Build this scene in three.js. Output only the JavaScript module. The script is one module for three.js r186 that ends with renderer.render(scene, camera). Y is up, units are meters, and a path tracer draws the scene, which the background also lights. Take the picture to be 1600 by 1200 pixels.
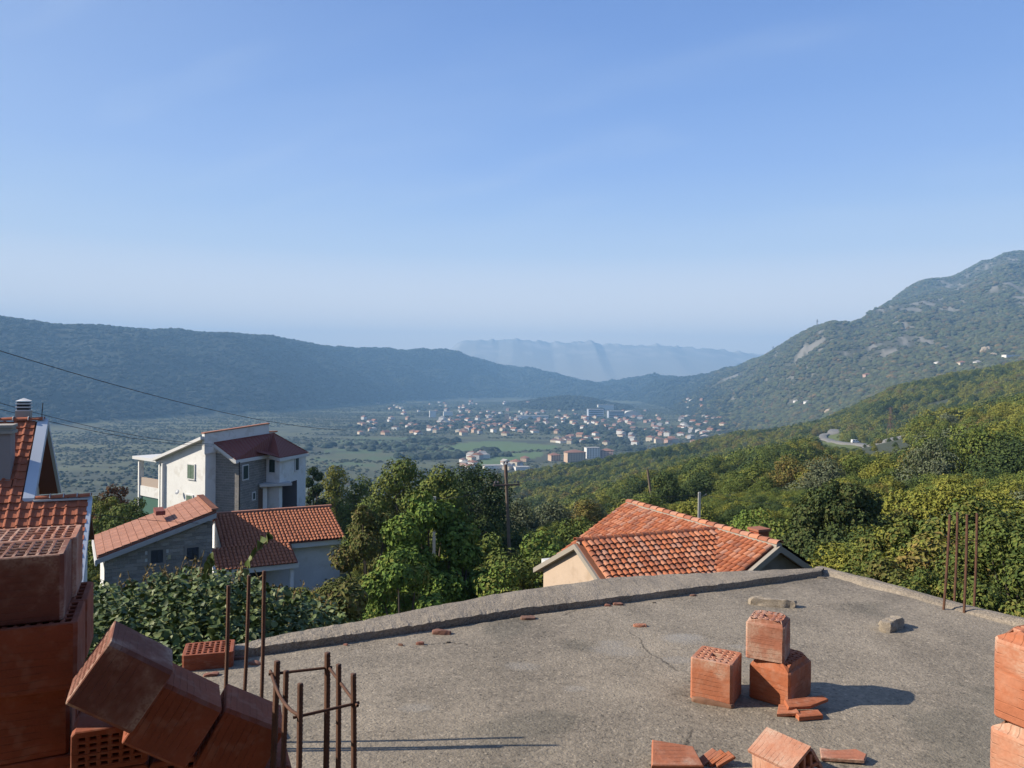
import * as THREE from 'three';
import { mergeGeometries } from 'three/addons/utils/BufferGeometryUtils.js';

// ---------- camera, sky, sun, exposure ----------
const EYE = 1.466, FPX = 1203;                       // eye height over the slab (m); focal length in pixels of the 1600 x 1200 photograph
const scene = new THREE.Scene();
const camera = new THREE.PerspectiveCamera(2 * Math.atan(600 / FPX) * 180 / Math.PI, 4 / 3, 0.05, 30000);
camera.rotation.order = 'YXZ';
camera.position.set(0, EYE, 0);
camera.rotation.set(-0.5 * Math.PI / 180, 0, 0.7 * Math.PI / 180);
camera.updateMatrixWorld(true);
const renderer = new THREE.WebGLRenderer({ antialias: true });
renderer.toneMapping = THREE.LinearToneMapping;
renderer.toneMappingExposure = 1.8;
renderer.shadowMap.enabled = true;
const SUN = new THREE.Vector3(-0.857, 0.515, 0.043).normalize();
const sun = new THREE.DirectionalLight(new THREE.Color().setRGB(1.0, 0.90, 0.75), 5.0);
sun.position.copy(SUN).multiplyScalar(200); sun.target.position.set(0, 0, 0);
sun.castShadow = true; sun.shadow.radius = 1; sun.shadow.mapSize.set(4096, 4096);
Object.assign(sun.shadow.camera, { left: -80, right: 80, top: 80, bottom: -80, near: 1, far: 600 });
scene.add(sun, sun.target);
scene.fog = new THREE.FogExp2(new THREE.Color().setRGB(0.33, 0.625, 1.0), 0.00018);

// ---------- helpers ----------
function rng(a) { return () => { a |= 0; a = a + 0x6D2B79F5 | 0; let t = Math.imul(a ^ a >>> 15, 1 | a); t = t + Math.imul(t ^ t >>> 7, 61 | t) ^ t; return ((t ^ t >>> 14) >>> 0) / 4294967296; }; }
const clamp = (x, a = 0, b = 1) => Math.min(b, Math.max(a, x));
const sstep = (a, b, x) => { const t = clamp((x - a) / (b - a)); return t * t * (3 - 2 * t); };
const mix = (a, b, t) => a + (b - a) * t;
function hash2(i, j, s) { let h = Math.imul(i, 374761393) + Math.imul(j, 668265263) + Math.imul(s, 974634599) | 0; h = Math.imul(h ^ h >>> 13, 1274126177); return ((h ^ h >>> 16) >>> 0) / 4294967296; }
function vnoise(x, y, s = 0) {
  const i = Math.floor(x), j = Math.floor(y), f = x - i, g = y - j, a = f * f * (3 - 2 * f), b = g * g * (3 - 2 * g);
  return mix(mix(hash2(i, j, s), hash2(i + 1, j, s), a), mix(hash2(i, j + 1, s), hash2(i + 1, j + 1, s), a), b);
}
function fbm(x, y, o = 4, s = 0) { let t = 0, a = 0.5, n = 0; for (let k = 0; k < o; k++) { t += a * vnoise(x, y, s + k * 17); n += a; a *= 0.5; x *= 2.03; y *= 2.03; } return t / n; }
function curve(tab, x) {                              // piecewise linear through [x, y] pairs
  if (x <= tab[0][0]) return tab[0][1];
  for (let k = 1; k < tab.length; k++) if (x <= tab[k][0]) return mix(tab[k - 1][1], tab[k][1], (x - tab[k - 1][0]) / (tab[k][0] - tab[k - 1][0]));
  return tab[tab.length - 1][1];
}

// the sky: clear air and thin high cloud, the same all round
{
  const W = 1024, Hh = 512, d = new Float32Array(W * Hh * 4);
  const up = [[-90, [0.10, 0.12, 0.13]], [-1, [0.30, 0.34, 0.38]], [0, [0.90, 0.78, 0.64]], [3, [0.90, 0.78, 0.64]], [6, [0.62, 0.605, 0.60]], [9, [0.36, 0.44, 0.565]], [12, [0.25, 0.35, 0.54]], [15, [0.185, 0.285, 0.515]], [20, [0.128, 0.220, 0.455]], [26, [0.092, 0.172, 0.395]], [45, [0.045, 0.105, 0.29]], [90, [0.03, 0.07, 0.22]]];
  for (let j = 0; j < Hh; j++) {
    const el = ((j + 0.5) / Hh - 0.5) * 180, y = Math.sin(el * Math.PI / 180), c = Math.cos(el * Math.PI / 180);
    const base = [0, 1, 2].map((k) => curve(up.map(([e, v]) => [e, v[k]]), el));
    for (let i = 0; i < W; i++) {
      const az = ((i + 0.5) / W - 0.5) * 2 * Math.PI, x = Math.cos(az) * c, z = Math.sin(az) * c;
      const toSun = Math.max(0, x * SUN.x + y * SUN.y + z * SUN.z), glow = 0.35 * toSun ** 24;
      const px = x / (y + 0.16), pz = z / (y + 0.16);
      let veil = el > 0 ? sstep(0.46, 0.82, fbm(px * 0.5 + pz * 0.35 + 3.1, pz * 1.5 - px * 0.5 + 7.7, 5, 3)) * 0.15 * sstep(2, 12, el) : 0;
      veil += el > 0 ? sstep(0.55, 0.8, fbm(px * 1.1 + pz * 1.6, pz * 5.2 - px * 3.1, 4, 9)) * 0.07 * sstep(4, 14, el) : 0;
      veil += el > 0 ? 0.48 * toSun ** 2 : 0;
      const o = (j * W + i) * 4, w = [0.45, 0.50, 0.55];
      for (let k = 0; k < 3; k++) d[o + k] = mix(base[k], w[k], clamp(veil)) * (1 + glow * (el > -2 ? 1 : 0));
      d[o + 3] = 1;
    }
  }
  const t = new THREE.DataTexture(d, W, Hh, THREE.RGBAFormat, THREE.FloatType);
  t.mapping = THREE.EquirectangularReflectionMapping; t.magFilter = t.minFilter = THREE.LinearFilter; t.wrapS = THREE.RepeatWrapping; t.needsUpdate = true;
  scene.background = t; scene.environment = t;
}

// pixel of the photograph -> ray; a point on a level, or at a depth known from what the thing stands on
const rayOf = (u, v) => new THREE.Vector3((u - 800) / FPX, (600 - v) / FPX, -1).applyQuaternion(camera.quaternion);
const onLevel = (u, v, y) => { const r = rayOf(u, v); return r.multiplyScalar((y - EYE) / r.y).add(camera.position); };
const atDepth = (u, v, D) => { const r = rayOf(u, v); return r.multiplyScalar(D / -r.z).add(camera.position); };
const horizonAt = (u) => 589.5 + Math.tan(0.7 * Math.PI / 180) * (u - 800);

// names, things, parts
const used = new Map();
function numbered(n) { const k = used.get(n) ?? 0; used.set(n, k + 1); return k ? n + '_' + String(k).padStart(3, '0') : n; }
function shade(o) { o.traverse((m) => { if (m.isMesh) m.castShadow = m.receiveShadow = true; }); return o; }
function tag(o, label, category, group) { Object.assign(o.userData, { label, category }); if (group) o.userData.group = group; return o; }
function thing(name, label, category, pos = [0, 0, 0], turn = 0, group) {
  const o = new THREE.Group(); o.name = numbered(name); scene.add(o);
  o.position.set(...(pos.isVector3 ? pos.toArray() : pos)); o.rotation.y = turn;
  return tag(o, label, category, group);
}
function part(name, geo, mat, parent) { const m = new THREE.Mesh(geo, mat); m.name = name; m.castShadow = m.receiveShadow = true; parent.add(m); return m; }
function top(name, geo, mat, label, category, group) { return tag(part(numbered(name), geo, mat, scene), label, category, group); }
function struct(name, geo, mat, parent = scene) { const m = part(parent === scene ? numbered(name) : name, geo, mat, parent); if (parent === scene) m.userData.kind = 'structure'; return m; }
function copyOf(src, label, group) { const c = src.clone(); c.name = numbered(src.name.replace(/_\d{3}$/, '')); c.userData = { ...src.userData }; if (label) c.userData.label = label; if (group) c.userData.group = group; scene.add(c); return c; }

// geometry: boxes with uv in metres, prisms, tubes; all can be merged
function box(w, h, d, x = 0, y = 0, z = 0, ry = 0, rx = 0, rz = 0) {
  const g = new THREE.BoxGeometry(w, h, d), uv = g.attributes.uv, s = [[d, h], [d, h], [w, d], [w, d], [w, h], [w, h]];
  for (let k = 0; k < 24; k++) uv.setXY(k, uv.getX(k) * s[k >> 2][0], uv.getY(k) * s[k >> 2][1]);
  if (rx || ry || rz) g.applyMatrix4(new THREE.Matrix4().makeRotationFromEuler(new THREE.Euler(rx, ry, rz, 'YXZ')));
  return g.translate(x, y, z);
}
const merge = (list) => list.length === 1 ? list[0] : mergeGeometries(list.map((g) => { const k = g.index ? g.toNonIndexed() : g; if (!k.attributes.uv) k.setAttribute('uv', new THREE.BufferAttribute(new Float32Array(k.attributes.position.count * 2), 2)); return k; }));
function polyGeo(pts, uvScale = 1) {                  // flat or slightly bent polygon from world points, fan order, with uv in metres
  const P = [], U = [], o = pts[0], e1 = pts[1].clone().sub(o).normalize(), n = e1.clone().cross(pts[2].clone().sub(o)).normalize(), e2 = n.clone().cross(e1);
  for (let k = 1; k < pts.length - 1; k++) for (const q of [pts[0], pts[k], pts[k + 1]]) { P.push(q.x, q.y, q.z); const d = q.clone().sub(o); U.push(d.dot(e1) * uvScale, d.dot(e2) * uvScale); }
  const g = new THREE.BufferGeometry(); g.setAttribute('position', new THREE.Float32BufferAttribute(P, 3)); g.setAttribute('uv', new THREE.Float32BufferAttribute(U, 2)); g.computeVertexNormals(); return g;
}
function slabGeo(pts, thick) {                        // a plate: polygon (y-up outline) with thickness downwards
  const low = pts.map((p) => p.clone().setY(p.y - thick)), sh = [];
  sh.push(polyGeo(pts), polyGeo(low.slice().reverse()));
  for (let k = 0; k < pts.length; k++) { const m = (k + 1) % pts.length; sh.push(polyGeo([pts[k], low[k], low[m]]), polyGeo([pts[k], low[m], pts[m]])); }
  return merge(sh);
}
const V = (x, y, z) => new THREE.Vector3(x, y, z);
function tube(pts, r, seg = 6, steps) { return new THREE.TubeGeometry(pts.length === 2 ? new THREE.LineCurve3(pts[0], pts[1]) : new THREE.CatmullRomCurve3(pts), steps ?? (pts.length === 2 ? 1 : pts.length * 4), r, seg, false); }
function cyl(a, b, r0, r1, seg = 8) {
  const d = b.clone().sub(a), g = new THREE.CylinderGeometry(r1, r0, d.length(), seg, 1);
  g.applyQuaternion(new THREE.Quaternion().setFromUnitVectors(V(0, 1, 0), d.normalize())); return g.translate((a.x + b.x) / 2, (a.y + b.y) / 2, (a.z + b.z) / 2);
}
const lin = (r, g, b) => new THREE.Color().setRGB(r, g, b);
const std = (c, rough = 0.9, extra = {}) => new THREE.MeshStandardMaterial({ color: lin(...c), roughness: rough, ...extra });
function texture(n, fn, srgb = true, m = n) {
  const d = new Uint8Array(n * m * 4), c = new THREE.Color();
  for (let j = 0; j < m; j++) for (let i = 0; i < n; i++) { const v = fn(i / n, j / m, i, j); const o = (j * n + i) * 4; if (srgb) { c.setRGB(clamp(v[0]), clamp(v[1]), clamp(v[2])).convertLinearToSRGB(); d[o] = c.r * 255; d[o + 1] = c.g * 255; d[o + 2] = c.b * 255; } else d[o] = d[o + 1] = d[o + 2] = clamp(v) * 255; d[o + 3] = 255; }
  const t = new THREE.DataTexture(d, n, m); t.magFilter = THREE.LinearFilter; t.minFilter = THREE.LinearMipmapLinearFilter; t.generateMipmaps = true; t.wrapS = t.wrapT = THREE.RepeatWrapping; if (srgb) t.colorSpace = THREE.SRGBColorSpace; t.needsUpdate = true; return t;
}
const tnoise = (u, v, k, s) => {                      // value noise that tiles after 1
  const x = u * k, y = v * k, i = Math.floor(x), j = Math.floor(y), f = x - i, g = y - j, a = f * f * (3 - 2 * f), b = g * g * (3 - 2 * g), q = (p) => ((p % k) + k) % k;
  return mix(mix(hash2(q(i), q(j), s), hash2(q(i + 1), q(j), s), a), mix(hash2(q(i), q(j + 1), s), hash2(q(i + 1), q(j + 1), s), a), b);
};
const tfbm = (u, v, k, o, s) => { let t = 0, a = 0.5, n = 0; for (let q = 0; q < o; q++) { t += a * tnoise(u, v, k, s + q * 13); n += a; a *= 0.55; k *= 2; } return t / n; };
const rep = (t, x, y = x) => { const c = t.clone(); c.repeat.set(x, y); c.needsUpdate = true; return c; };

// ---------- the land: hillside, valley floor, ridges ----------
const VALLEY = -125;
const yAt = (u, v, D) => EYE + (horizonAt(u) - v) / FPX * D;
const crestV = [[-400, 478], [-150, 486], [0, 497], [60, 505], [100, 509], [140, 509], [200, 514], [250, 516], [300, 519], [370, 522], [420, 526], [480, 536], [540, 543], [570, 541], [620, 547], [660, 545], [720, 555], [760, 565], [800, 571], [830, 573], [870, 582], [930, 598], [960, 595], [1000, 590], [1020, 586], [1060, 590], [1090, 588], [1110, 583], [1130, 576], [1160, 570], [1190, 556], [1220, 541], [1250, 521], [1275, 510], [1300, 505], [1330, 509], [1345, 503], [1370, 481], [1400, 461], [1440, 444], [1470, 440], [1490, 437], [1530, 416], [1570, 402], [1600, 405], [1680, 396], [1800, 415], [2000, 400]];
const crestD = [[-400, 2450], [0, 2600], [200, 2900], [400, 3400], [600, 4500], [700, 5000], [800, 5800], [930, 5800], [1000, 5600], [1060, 4800], [1100, 4000], [1130, 3500], [1190, 3000], [1250, 2600], [1300, 2400], [1330, 2400], [1380, 2900], [1430, 3350], [1500, 3650], [1600, 3800], [2000, 3800]];
const footD = [[-400, 1250], [-100, 1450], [0, 1560], [84, 1690], [280, 2120], [420, 2430], [600, 3540], [700, 4100], [800, 4500], [900, 4300], [1000, 3900], [1060, 2700], [1100, 2100], [1200, 1750], [1300, 1520], [1400, 1380], [1600, 1320], [2000, 1300]];
const footY = [[1000, VALLEY], [1060, -121], [1100, -106], [1200, -78], [1300, -40], [1400, 3], [1500, 26], [1600, 42], [2000, 80]];
const spurD = [[600, 650], [800, 600], [900, 640], [1000, 680], [1100, 700], [1200, 720], [1300, 740], [1400, 760], [1600, 820]];
const spurV = [[640, 780], [800, 748], [900, 730], [1000, 711], [1100, 692], [1200, 676], [1280, 661], [1340, 637], [1400, 607], [1500, 587], [1600, 571], [1800, 548], [2000, 535]];
const knotTables = [
  [() => 12, [[900, -5], [1300, -4.2], [1600, -3.2]]],
  [() => 25, [[520, -9.6], [720, -8.6], [860, -8.2], [1300, -6], [1600, -4.3]]],
  [() => 60, [[0, -13.3], [520, -13.3], [720, -12.4], [800, -12.0], [1000, -11], [1300, -8.8], [1600, -7]]],
  [() => 150, [[0, -30], [400, -31], [800, -32], [900, -29], [1000, -25], [1150, -21], [1300, -18], [1600, -12]]],
  [() => 300, [[600, -64], [800, -60], [900, -51], [1000, -44], [1150, -35], [1300, -30], [1450, -20], [1600, -12]]],
  [() => 500, [[600, -104], [700, -94], [800, -78], [900, -70], [1000, -60], [1150, -50], [1250, -44], [1335, -41], [1420, -37], [1500, -20], [1600, -8], [2000, 10]]],
];
const behindD = [[0, 1000], [800, 950], [1000, 1050], [1200, 1150], [1300, 1120], [1400, 1080], [1600, 1060]];
const behindY = [[1000, VALLEY], [1100, -119], [1200, -106], [1300, -72], [1400, -22], [1500, -2], [1600, 16], [2000, 50]];
function knots(u) {
  const K = [[0, -4.6]];
  for (const [d, t] of knotTables) K.push([d(), curve(t, u)]);
  const sD = curve(spurD, u);
  K.push([sD, u < 640 ? -117 : Math.max(-119, yAt(u, curve(spurV, u), sD) - 4)]);
  K.push([curve(behindD, u), curve(behindY, u)]);
  const fD = curve(footD, u), fY = curve(footY, u), cD = curve(crestD, u), cY = yAt(u, curve(crestV, u), cD) - 3;
  K.push([fD, fY], [mix(fD, cD, 0.3), mix(fY, cY, 0.34)], [mix(fD, cD, 0.66), mix(fY, cY, 0.72)], [cD, cY], [cD * 1.22, mix(cY, VALLEY, 0.3)], [cD * 1.55, Math.min(cY, -100)], [9900, VALLEY]);
  return K;
}
function slopesOf(K) {
  const n = K.length, d = [], m = [];
  for (let k = 0; k < n - 1; k++) d.push((K[k + 1][1] - K[k][1]) / (K[k + 1][0] - K[k][0]));
  for (let k = 0; k < n; k++) { const a = d[Math.max(0, k - 1)], b = d[Math.min(n - 2, k)]; m.push(a * b <= 0 ? 0 : 2 * a * b / (a + b)); }
  return m;
}
const COL = [], COLSTEP = 4;
for (let u = -420; u <= 2020; u += COLSTEP) { const K = knots(u); COL.push([K, slopesOf(K)]); }
function colHeight(c, D) {
  const [K, m] = COL[c]; if (D >= K[K.length - 1][0]) return VALLEY;
  let k = 0; while (k < K.length - 2 && D > K[k + 1][0]) k++;
  const h = K[k + 1][0] - K[k][0], t = clamp((D - K[k][0]) / h), t2 = t * t, t3 = t2 * t;
  return (2 * t3 - 3 * t2 + 1) * K[k][1] + (t3 - 2 * t2 + t) * h * m[k] + (3 * t2 - 2 * t3) * K[k + 1][1] + (t3 - t2) * h * m[k + 1];
}
let crags = [];                                        // stony clearings in the scrub, where the photograph shows them, with ragged outlines
const bareAt = (x, z) => { let w = 0; for (const [cx, cz, r] of crags) w = Math.max(w, 1 - Math.hypot(x - cx, z - cz) / r); return w > 0 ? sstep(0.50, 0.58, fbm(x / 60, z / 60, 5, 91) + 0.22 * Math.sqrt(w) - 0.10) : 0; };
const HILL = atDepth(888, 640, 3250);                  // a wooded knoll in the valley
function landInfo(x, z) {                             // height and what the land is there
  const r = Math.hypot(x, z), th = Math.atan2(x, -z), thc = clamp(th, -0.77, 0.77), D = r * Math.cos(thc), u = clamp(800 + FPX * Math.tan(thc), -418, 2015);
  const f = (u + 420) / COLSTEP, c = Math.floor(f), g = f - c;
  let y = mix(colHeight(c, D), colHeight(Math.min(c + 1, COL.length - 1), D), g);
  const fD = curve(footD, u), cD = curve(crestD, u), up = clamp((D - fD) / (cD - fD), 0, 1.6);
  const mount = sstep(0.03, 0.3, up) * (1 - 0.72 * sstep(0.75, 0.98, up)) ;
  if (mount > 0) y += mount * cD * (0.030 * (fbm(x / 420, z / 420, 3, 5) - 0.5) + 0.016 * (fbm(x / 130, z / 130, 3, 8) - 0.5));
  if (up > 0.9) y += (fbm(x / 90, z / 90, 3, 15) - 0.5) * cD * 0.004;
  const near = sstep(80, 200, D) * (1 - sstep(900, 1200, D)); if (near > 0) y += near * 9 * (fbm(x / 70, z / 70, 3, 11) - 0.5);
  const kx = (x - HILL.x) / 200, kz = (z - HILL.z) / 330, kn = Math.exp(-(kx * kx + kz * kz)); y += 46 * kn * (0.85 + 0.3 * fbm(x / 120, z / 120, 3, 2));
  const back = sstep(1.25, 1.9, Math.abs(th)); if (back > 0) y = mix(y, Math.min(-4.6 + r * 0.12, 160), back);
  return { y, u, D, up, kn, back };
}
const landY = (x, z) => landInfo(x, z).y;
function hitLand(u, v, from = 30) {                   // where the sight line of a pixel meets the land
  const r = rayOf(u, v).divideScalar(-rayOf(u, v).z); let D = from;
  for (let k = 0; k < 3000 && D < 9800; k++) { const p = r.clone().multiplyScalar(D).add(camera.position); if (p.y < landY(p.x, p.z)) return V(p.x, landY(p.x, p.z), p.z); D *= 1.004; }
  return null;
}
const projU = (p) => { const q = p.clone().sub(camera.position).applyQuaternion(camera.quaternion.clone().invert()); return [800 + FPX * q.x / -q.z, 600 - FPX * q.y / -q.z, -q.z]; };
const inPoly = (P, x, y) => { let k = false; for (let i = 0, j = P.length - 1; i < P.length; j = i++) if ((P[i][1] > y) !== (P[j][1] > y) && x < (P[j][0] - P[i][0]) * (y - P[i][1]) / (P[j][1] - P[i][1]) + P[i][0]) k = !k; return k; };
const field = (pts) => pts.map(([u, v]) => { const p = onLevel(u, v, VALLEY); return [p.x, p.z]; });
const fields = [field([[690, 703], [715, 693], [760, 689], [800, 690], [868, 696], [872, 701], [800, 706], [735, 708]]), field([[740, 726], [764, 712], [800, 708], [850, 706], [845, 713], [800, 722], [770, 732], [745, 734]])];
const paleGreen = field([[500, 700], [560, 680], [690, 682], [700, 700], [640, 712], [560, 728], [500, 730]]);
const bareEarth = [];
for (const [u, v, r] of [[1143, 683, 26], [1125, 690, 20], [1160, 680, 18]]) { const p = hitLand(u, v, 200); if (p) bareEarth.push([p.x, p.z, r]); }
crags = [[1375, 484, 160], [1400, 474, 170], [1440, 462, 200], [1490, 455, 190], [1530, 425, 220], [1575, 412, 240], [1590, 450, 180], [1290, 512, 90], [1270, 528, 80], [1262, 545, 60], [1398, 533, 70], [1350, 543, 80], [1345, 550, 60], [1460, 470, 150], [1137, 594, 70], [1240, 601, 40], [1385, 545, 60], [1330, 516, 70]].map(([u, v, r]) => { const p = hitLand(u, v, 1000); return p && [p.x, p.z, r]; }).filter(Boolean);
const roadPts = [[1432, 704], [1405, 702], [1375, 699], [1345, 696], [1318, 694], [1298, 691], [1286, 686], [1290, 681], [1302, 678], [1310, 675]].map(([u, v]) => hitLand(u, v, 300)).filter(Boolean);
const roadCurve = new THREE.CatmullRomCurve3(roadPts);
const roadSamples = roadCurve.getPoints(160);
const nearRoad = (x, z) => { let m = 1e9; for (let k = 0; k < roadSamples.length; k += 4) m = Math.min(m, Math.hypot(x - roadSamples[k].x, z - roadSamples[k].z)); return m; };
{
  const A = []; for (let k = 0; k < 40; k++) A.push(-Math.PI + k / 40 * (Math.PI - 1.02));
  for (let k = 0; k < 860; k++) A.push(-1.02 + 2.04 * k / 860);
  for (let k = 0; k <= 40; k++) A.push(1.02 + (Math.PI - 1.02) * k / 40);
  const R = [0, 3]; { let r = 6; while (r < 10400) { R.push(r); r *= r < 1200 ? 1.026 : 1.0165; } }
  const n = A.length, P = new Float32Array(n * R.length * 3), C = new Float32Array(n * R.length * 3), I = [];
  let o = 0;
  for (let j = 0; j < R.length; j++) for (let i = 0; i < n; i++) {
    const r = R[j], x = r * Math.sin(A[i]), z = -r * Math.cos(A[i]), L = landInfo(x, z), n1 = fbm(x / 40, z / 40, 3, 21), n2 = fbm(x / 170, z / 170, 4, 31);
    let c = [0.034, 0.042, 0.018];                     // woodland floor
    if (L.D < 90) c = [0.036 + 0.02 * n1, 0.042 + 0.02 * n1, 0.018];
    const rise = L.y - VALLEY;
    if (rise < 6 && L.D > 700 && L.D < 5200 && L.kn < 0.05) {   // valley floor: scrub, meadows, dry grass
      const g = sstep(0.42, 0.62, fbm(x / 90, z / 34, 4, 41)), b = sstep(0.5, 0.7, n2);
      c = [mix(0.034, 0.076, g) + 0.016 * b, mix(0.040, 0.084, g) + 0.010 * b, mix(0.020, 0.036, g)];
      if (inPoly(paleGreen, x + 60 * (n1 - 0.5), z + 90 * (n2 - 0.5))) { const q = sstep(0.40, 0.55, fbm(x / 60, z / 22, 3, 44)); c = [mix(c[0], 0.056, q), mix(c[1], 0.092, q), mix(c[2], 0.032, q)]; }
      for (const f of fields) if (inPoly(f, x + 16 * (n1 - 0.5), z + 16 * (n2 - 0.5))) c = [0.070 + 0.02 * n1, 0.115 + 0.02 * n2, 0.036];
    } else if (L.up > 0.02 && L.u + 130 * (n2 - 0.5) + 60 * (n1 - 0.5) > 1085) {            // the mountain: scrub with pale limestone, barer higher up
      const high = bareAt(x, z), rk = fbm(x / 22, z / 30 + L.y / 16, 5, 51), rock = sstep(0.645 - 0.11 * high, 0.72 - 0.08 * high, rk) * sstep(0.04, 0.2, L.up);
      c = [0.056, 0.053, 0.027];
      c = c.map((q, k) => mix(q * (0.75 + 0.5 * n1), [0.22, 0.20, 0.17][k], rock * 0.75));
    } else if (L.up > 0) c = [0.011 + 0.008 * n1, 0.016 + 0.008 * n1, 0.009];
    if (L.D > 360 && L.D < 640 && L.u > 1250 && L.u < 1470) { const q = sstep(70, 25, nearRoad(x, z)); c = [mix(c[0], 0.075 + 0.05 * n1, q), mix(c[1], 0.095 + 0.05 * n1, q), mix(c[2], 0.028, q)]; }
    for (const [bx, bz, br] of bareEarth) if (Math.hypot(x - bx, (z - bz) * 0.6) < br * (0.7 + 0.7 * n1)) c = [0.22, 0.16, 0.11];
    P[o] = x; P[o + 1] = L.y; P[o + 2] = z; C[o] = c[0]; C[o + 1] = c[1]; C[o + 2] = c[2]; o += 3;
    if (j && i) { const q = j * n + i; I.push(q - n - 1, q - n, q - 1, q - n, q, q - 1); }
  }
  const g = new THREE.BufferGeometry(); g.setAttribute('position', new THREE.BufferAttribute(P, 3)); g.setAttribute('color', new THREE.BufferAttribute(C, 3)); g.setIndex(I); g.computeVertexNormals();
  struct('ground', g, new THREE.MeshStandardMaterial({ vertexColors: true, roughness: 1 }));
}
// mountains across the far plain
function range(name, D, tab, from, to, col, rockCol, step = 2.5) {
  const P = [], C = [], I = [], NR = 26; let n = 0;
  for (let u = from; u <= to; u += step) {
    const top_ = yAt(u, curve(tab, u), D), jag = (fbm(u / 8, 1, 5, 61) - 0.5) * 13 / FPX * D; n++;
    for (let r = 0; r <= NR; r++) { const t = r / NR, f = t < 0.86 ? mix(0.62, 1, t / 0.86) : 1 + (t - 0.86) * 0.9, prof = t < 0.86 ? Math.pow(t / 0.86, 1.25) : 1 - (t - 0.86) / 0.14; const x = (u - 800) / FPX * D * (1 + (f - 1) * 0.5), bump = (fbm(x / 700, f * 40, 4, 71) - 0.5) * 6 * prof * (1 - 0.9 * Math.max(0, 1 - Math.abs(t - 0.86) / 0.1));
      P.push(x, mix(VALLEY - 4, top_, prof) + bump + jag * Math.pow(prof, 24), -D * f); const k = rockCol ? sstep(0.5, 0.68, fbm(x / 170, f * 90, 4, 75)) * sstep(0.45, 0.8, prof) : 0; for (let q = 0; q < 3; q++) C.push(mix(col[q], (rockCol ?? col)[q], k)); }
  }
  for (let k = 1; k < n; k++) for (let r = 1; r <= NR; r++) { const a = (k - 1) * (NR + 1) + r - 1, b = a + NR + 1; I.push(a, b, a + 1, b, b + 1, a + 1); }
  const g = new THREE.BufferGeometry(); g.setAttribute('position', new THREE.Float32BufferAttribute(P, 3)); g.setAttribute('color', new THREE.Float32BufferAttribute(C, 3)); g.setIndex(I); g.computeVertexNormals();
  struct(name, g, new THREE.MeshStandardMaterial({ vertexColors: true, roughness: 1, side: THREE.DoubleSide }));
}
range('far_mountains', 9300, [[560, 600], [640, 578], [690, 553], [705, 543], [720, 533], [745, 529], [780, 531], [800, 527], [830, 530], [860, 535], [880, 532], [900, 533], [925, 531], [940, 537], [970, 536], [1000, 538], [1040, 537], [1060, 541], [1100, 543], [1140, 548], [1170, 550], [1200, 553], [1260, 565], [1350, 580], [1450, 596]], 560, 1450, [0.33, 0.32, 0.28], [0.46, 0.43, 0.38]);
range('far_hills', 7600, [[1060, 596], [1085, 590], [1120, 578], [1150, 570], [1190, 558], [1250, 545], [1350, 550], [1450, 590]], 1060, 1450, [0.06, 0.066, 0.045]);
// the mountain road with its hairpin
{
  const P = [], I = [], S = roadCurve.getPoints(120);
  S.forEach((p, k) => { const q = S[Math.min(k + 1, S.length - 1)], o = S[Math.max(k - 1, 0)], t = V(q.x - o.x, 0, q.z - o.z).normalize(), s = V(-t.z, 0, t.x), w = 2.6 + 3.2 * sstep(85, 120, k); const y = Math.max(p.y, landY(p.x + s.x * w, p.z + s.z * w), landY(p.x - s.x * w, p.z - s.z * w)) + 1.0;
    for (const [e, dy] of [[-1.12, -1.6], [-1, 0], [1, 0], [1.12, -1.6]]) P.push(p.x + s.x * w * e, y + dy, p.z + s.z * w * e); if (k) for (let q = 1; q < 4; q++) { const z = 4 * k + q; I.push(z - 5, z - 4, z - 1, z - 4, z, z - 1); } });
  const g = new THREE.BufferGeometry(); g.setAttribute('position', new THREE.Float32BufferAttribute(P, 3)); g.setIndex(I); g.computeVertexNormals();
  struct('road', g, std([0.16, 0.155, 0.145], 0.95, { side: THREE.DoubleSide }));
}

// ---------- woods ----------
const leafMat = new THREE.MeshPhysicalMaterial({ vertexColors: true, roughness: 0.75, side: THREE.DoubleSide, specularIntensity: 0.35 });
const barkMat = std([0.085, 0.068, 0.052], 0.95);
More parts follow.
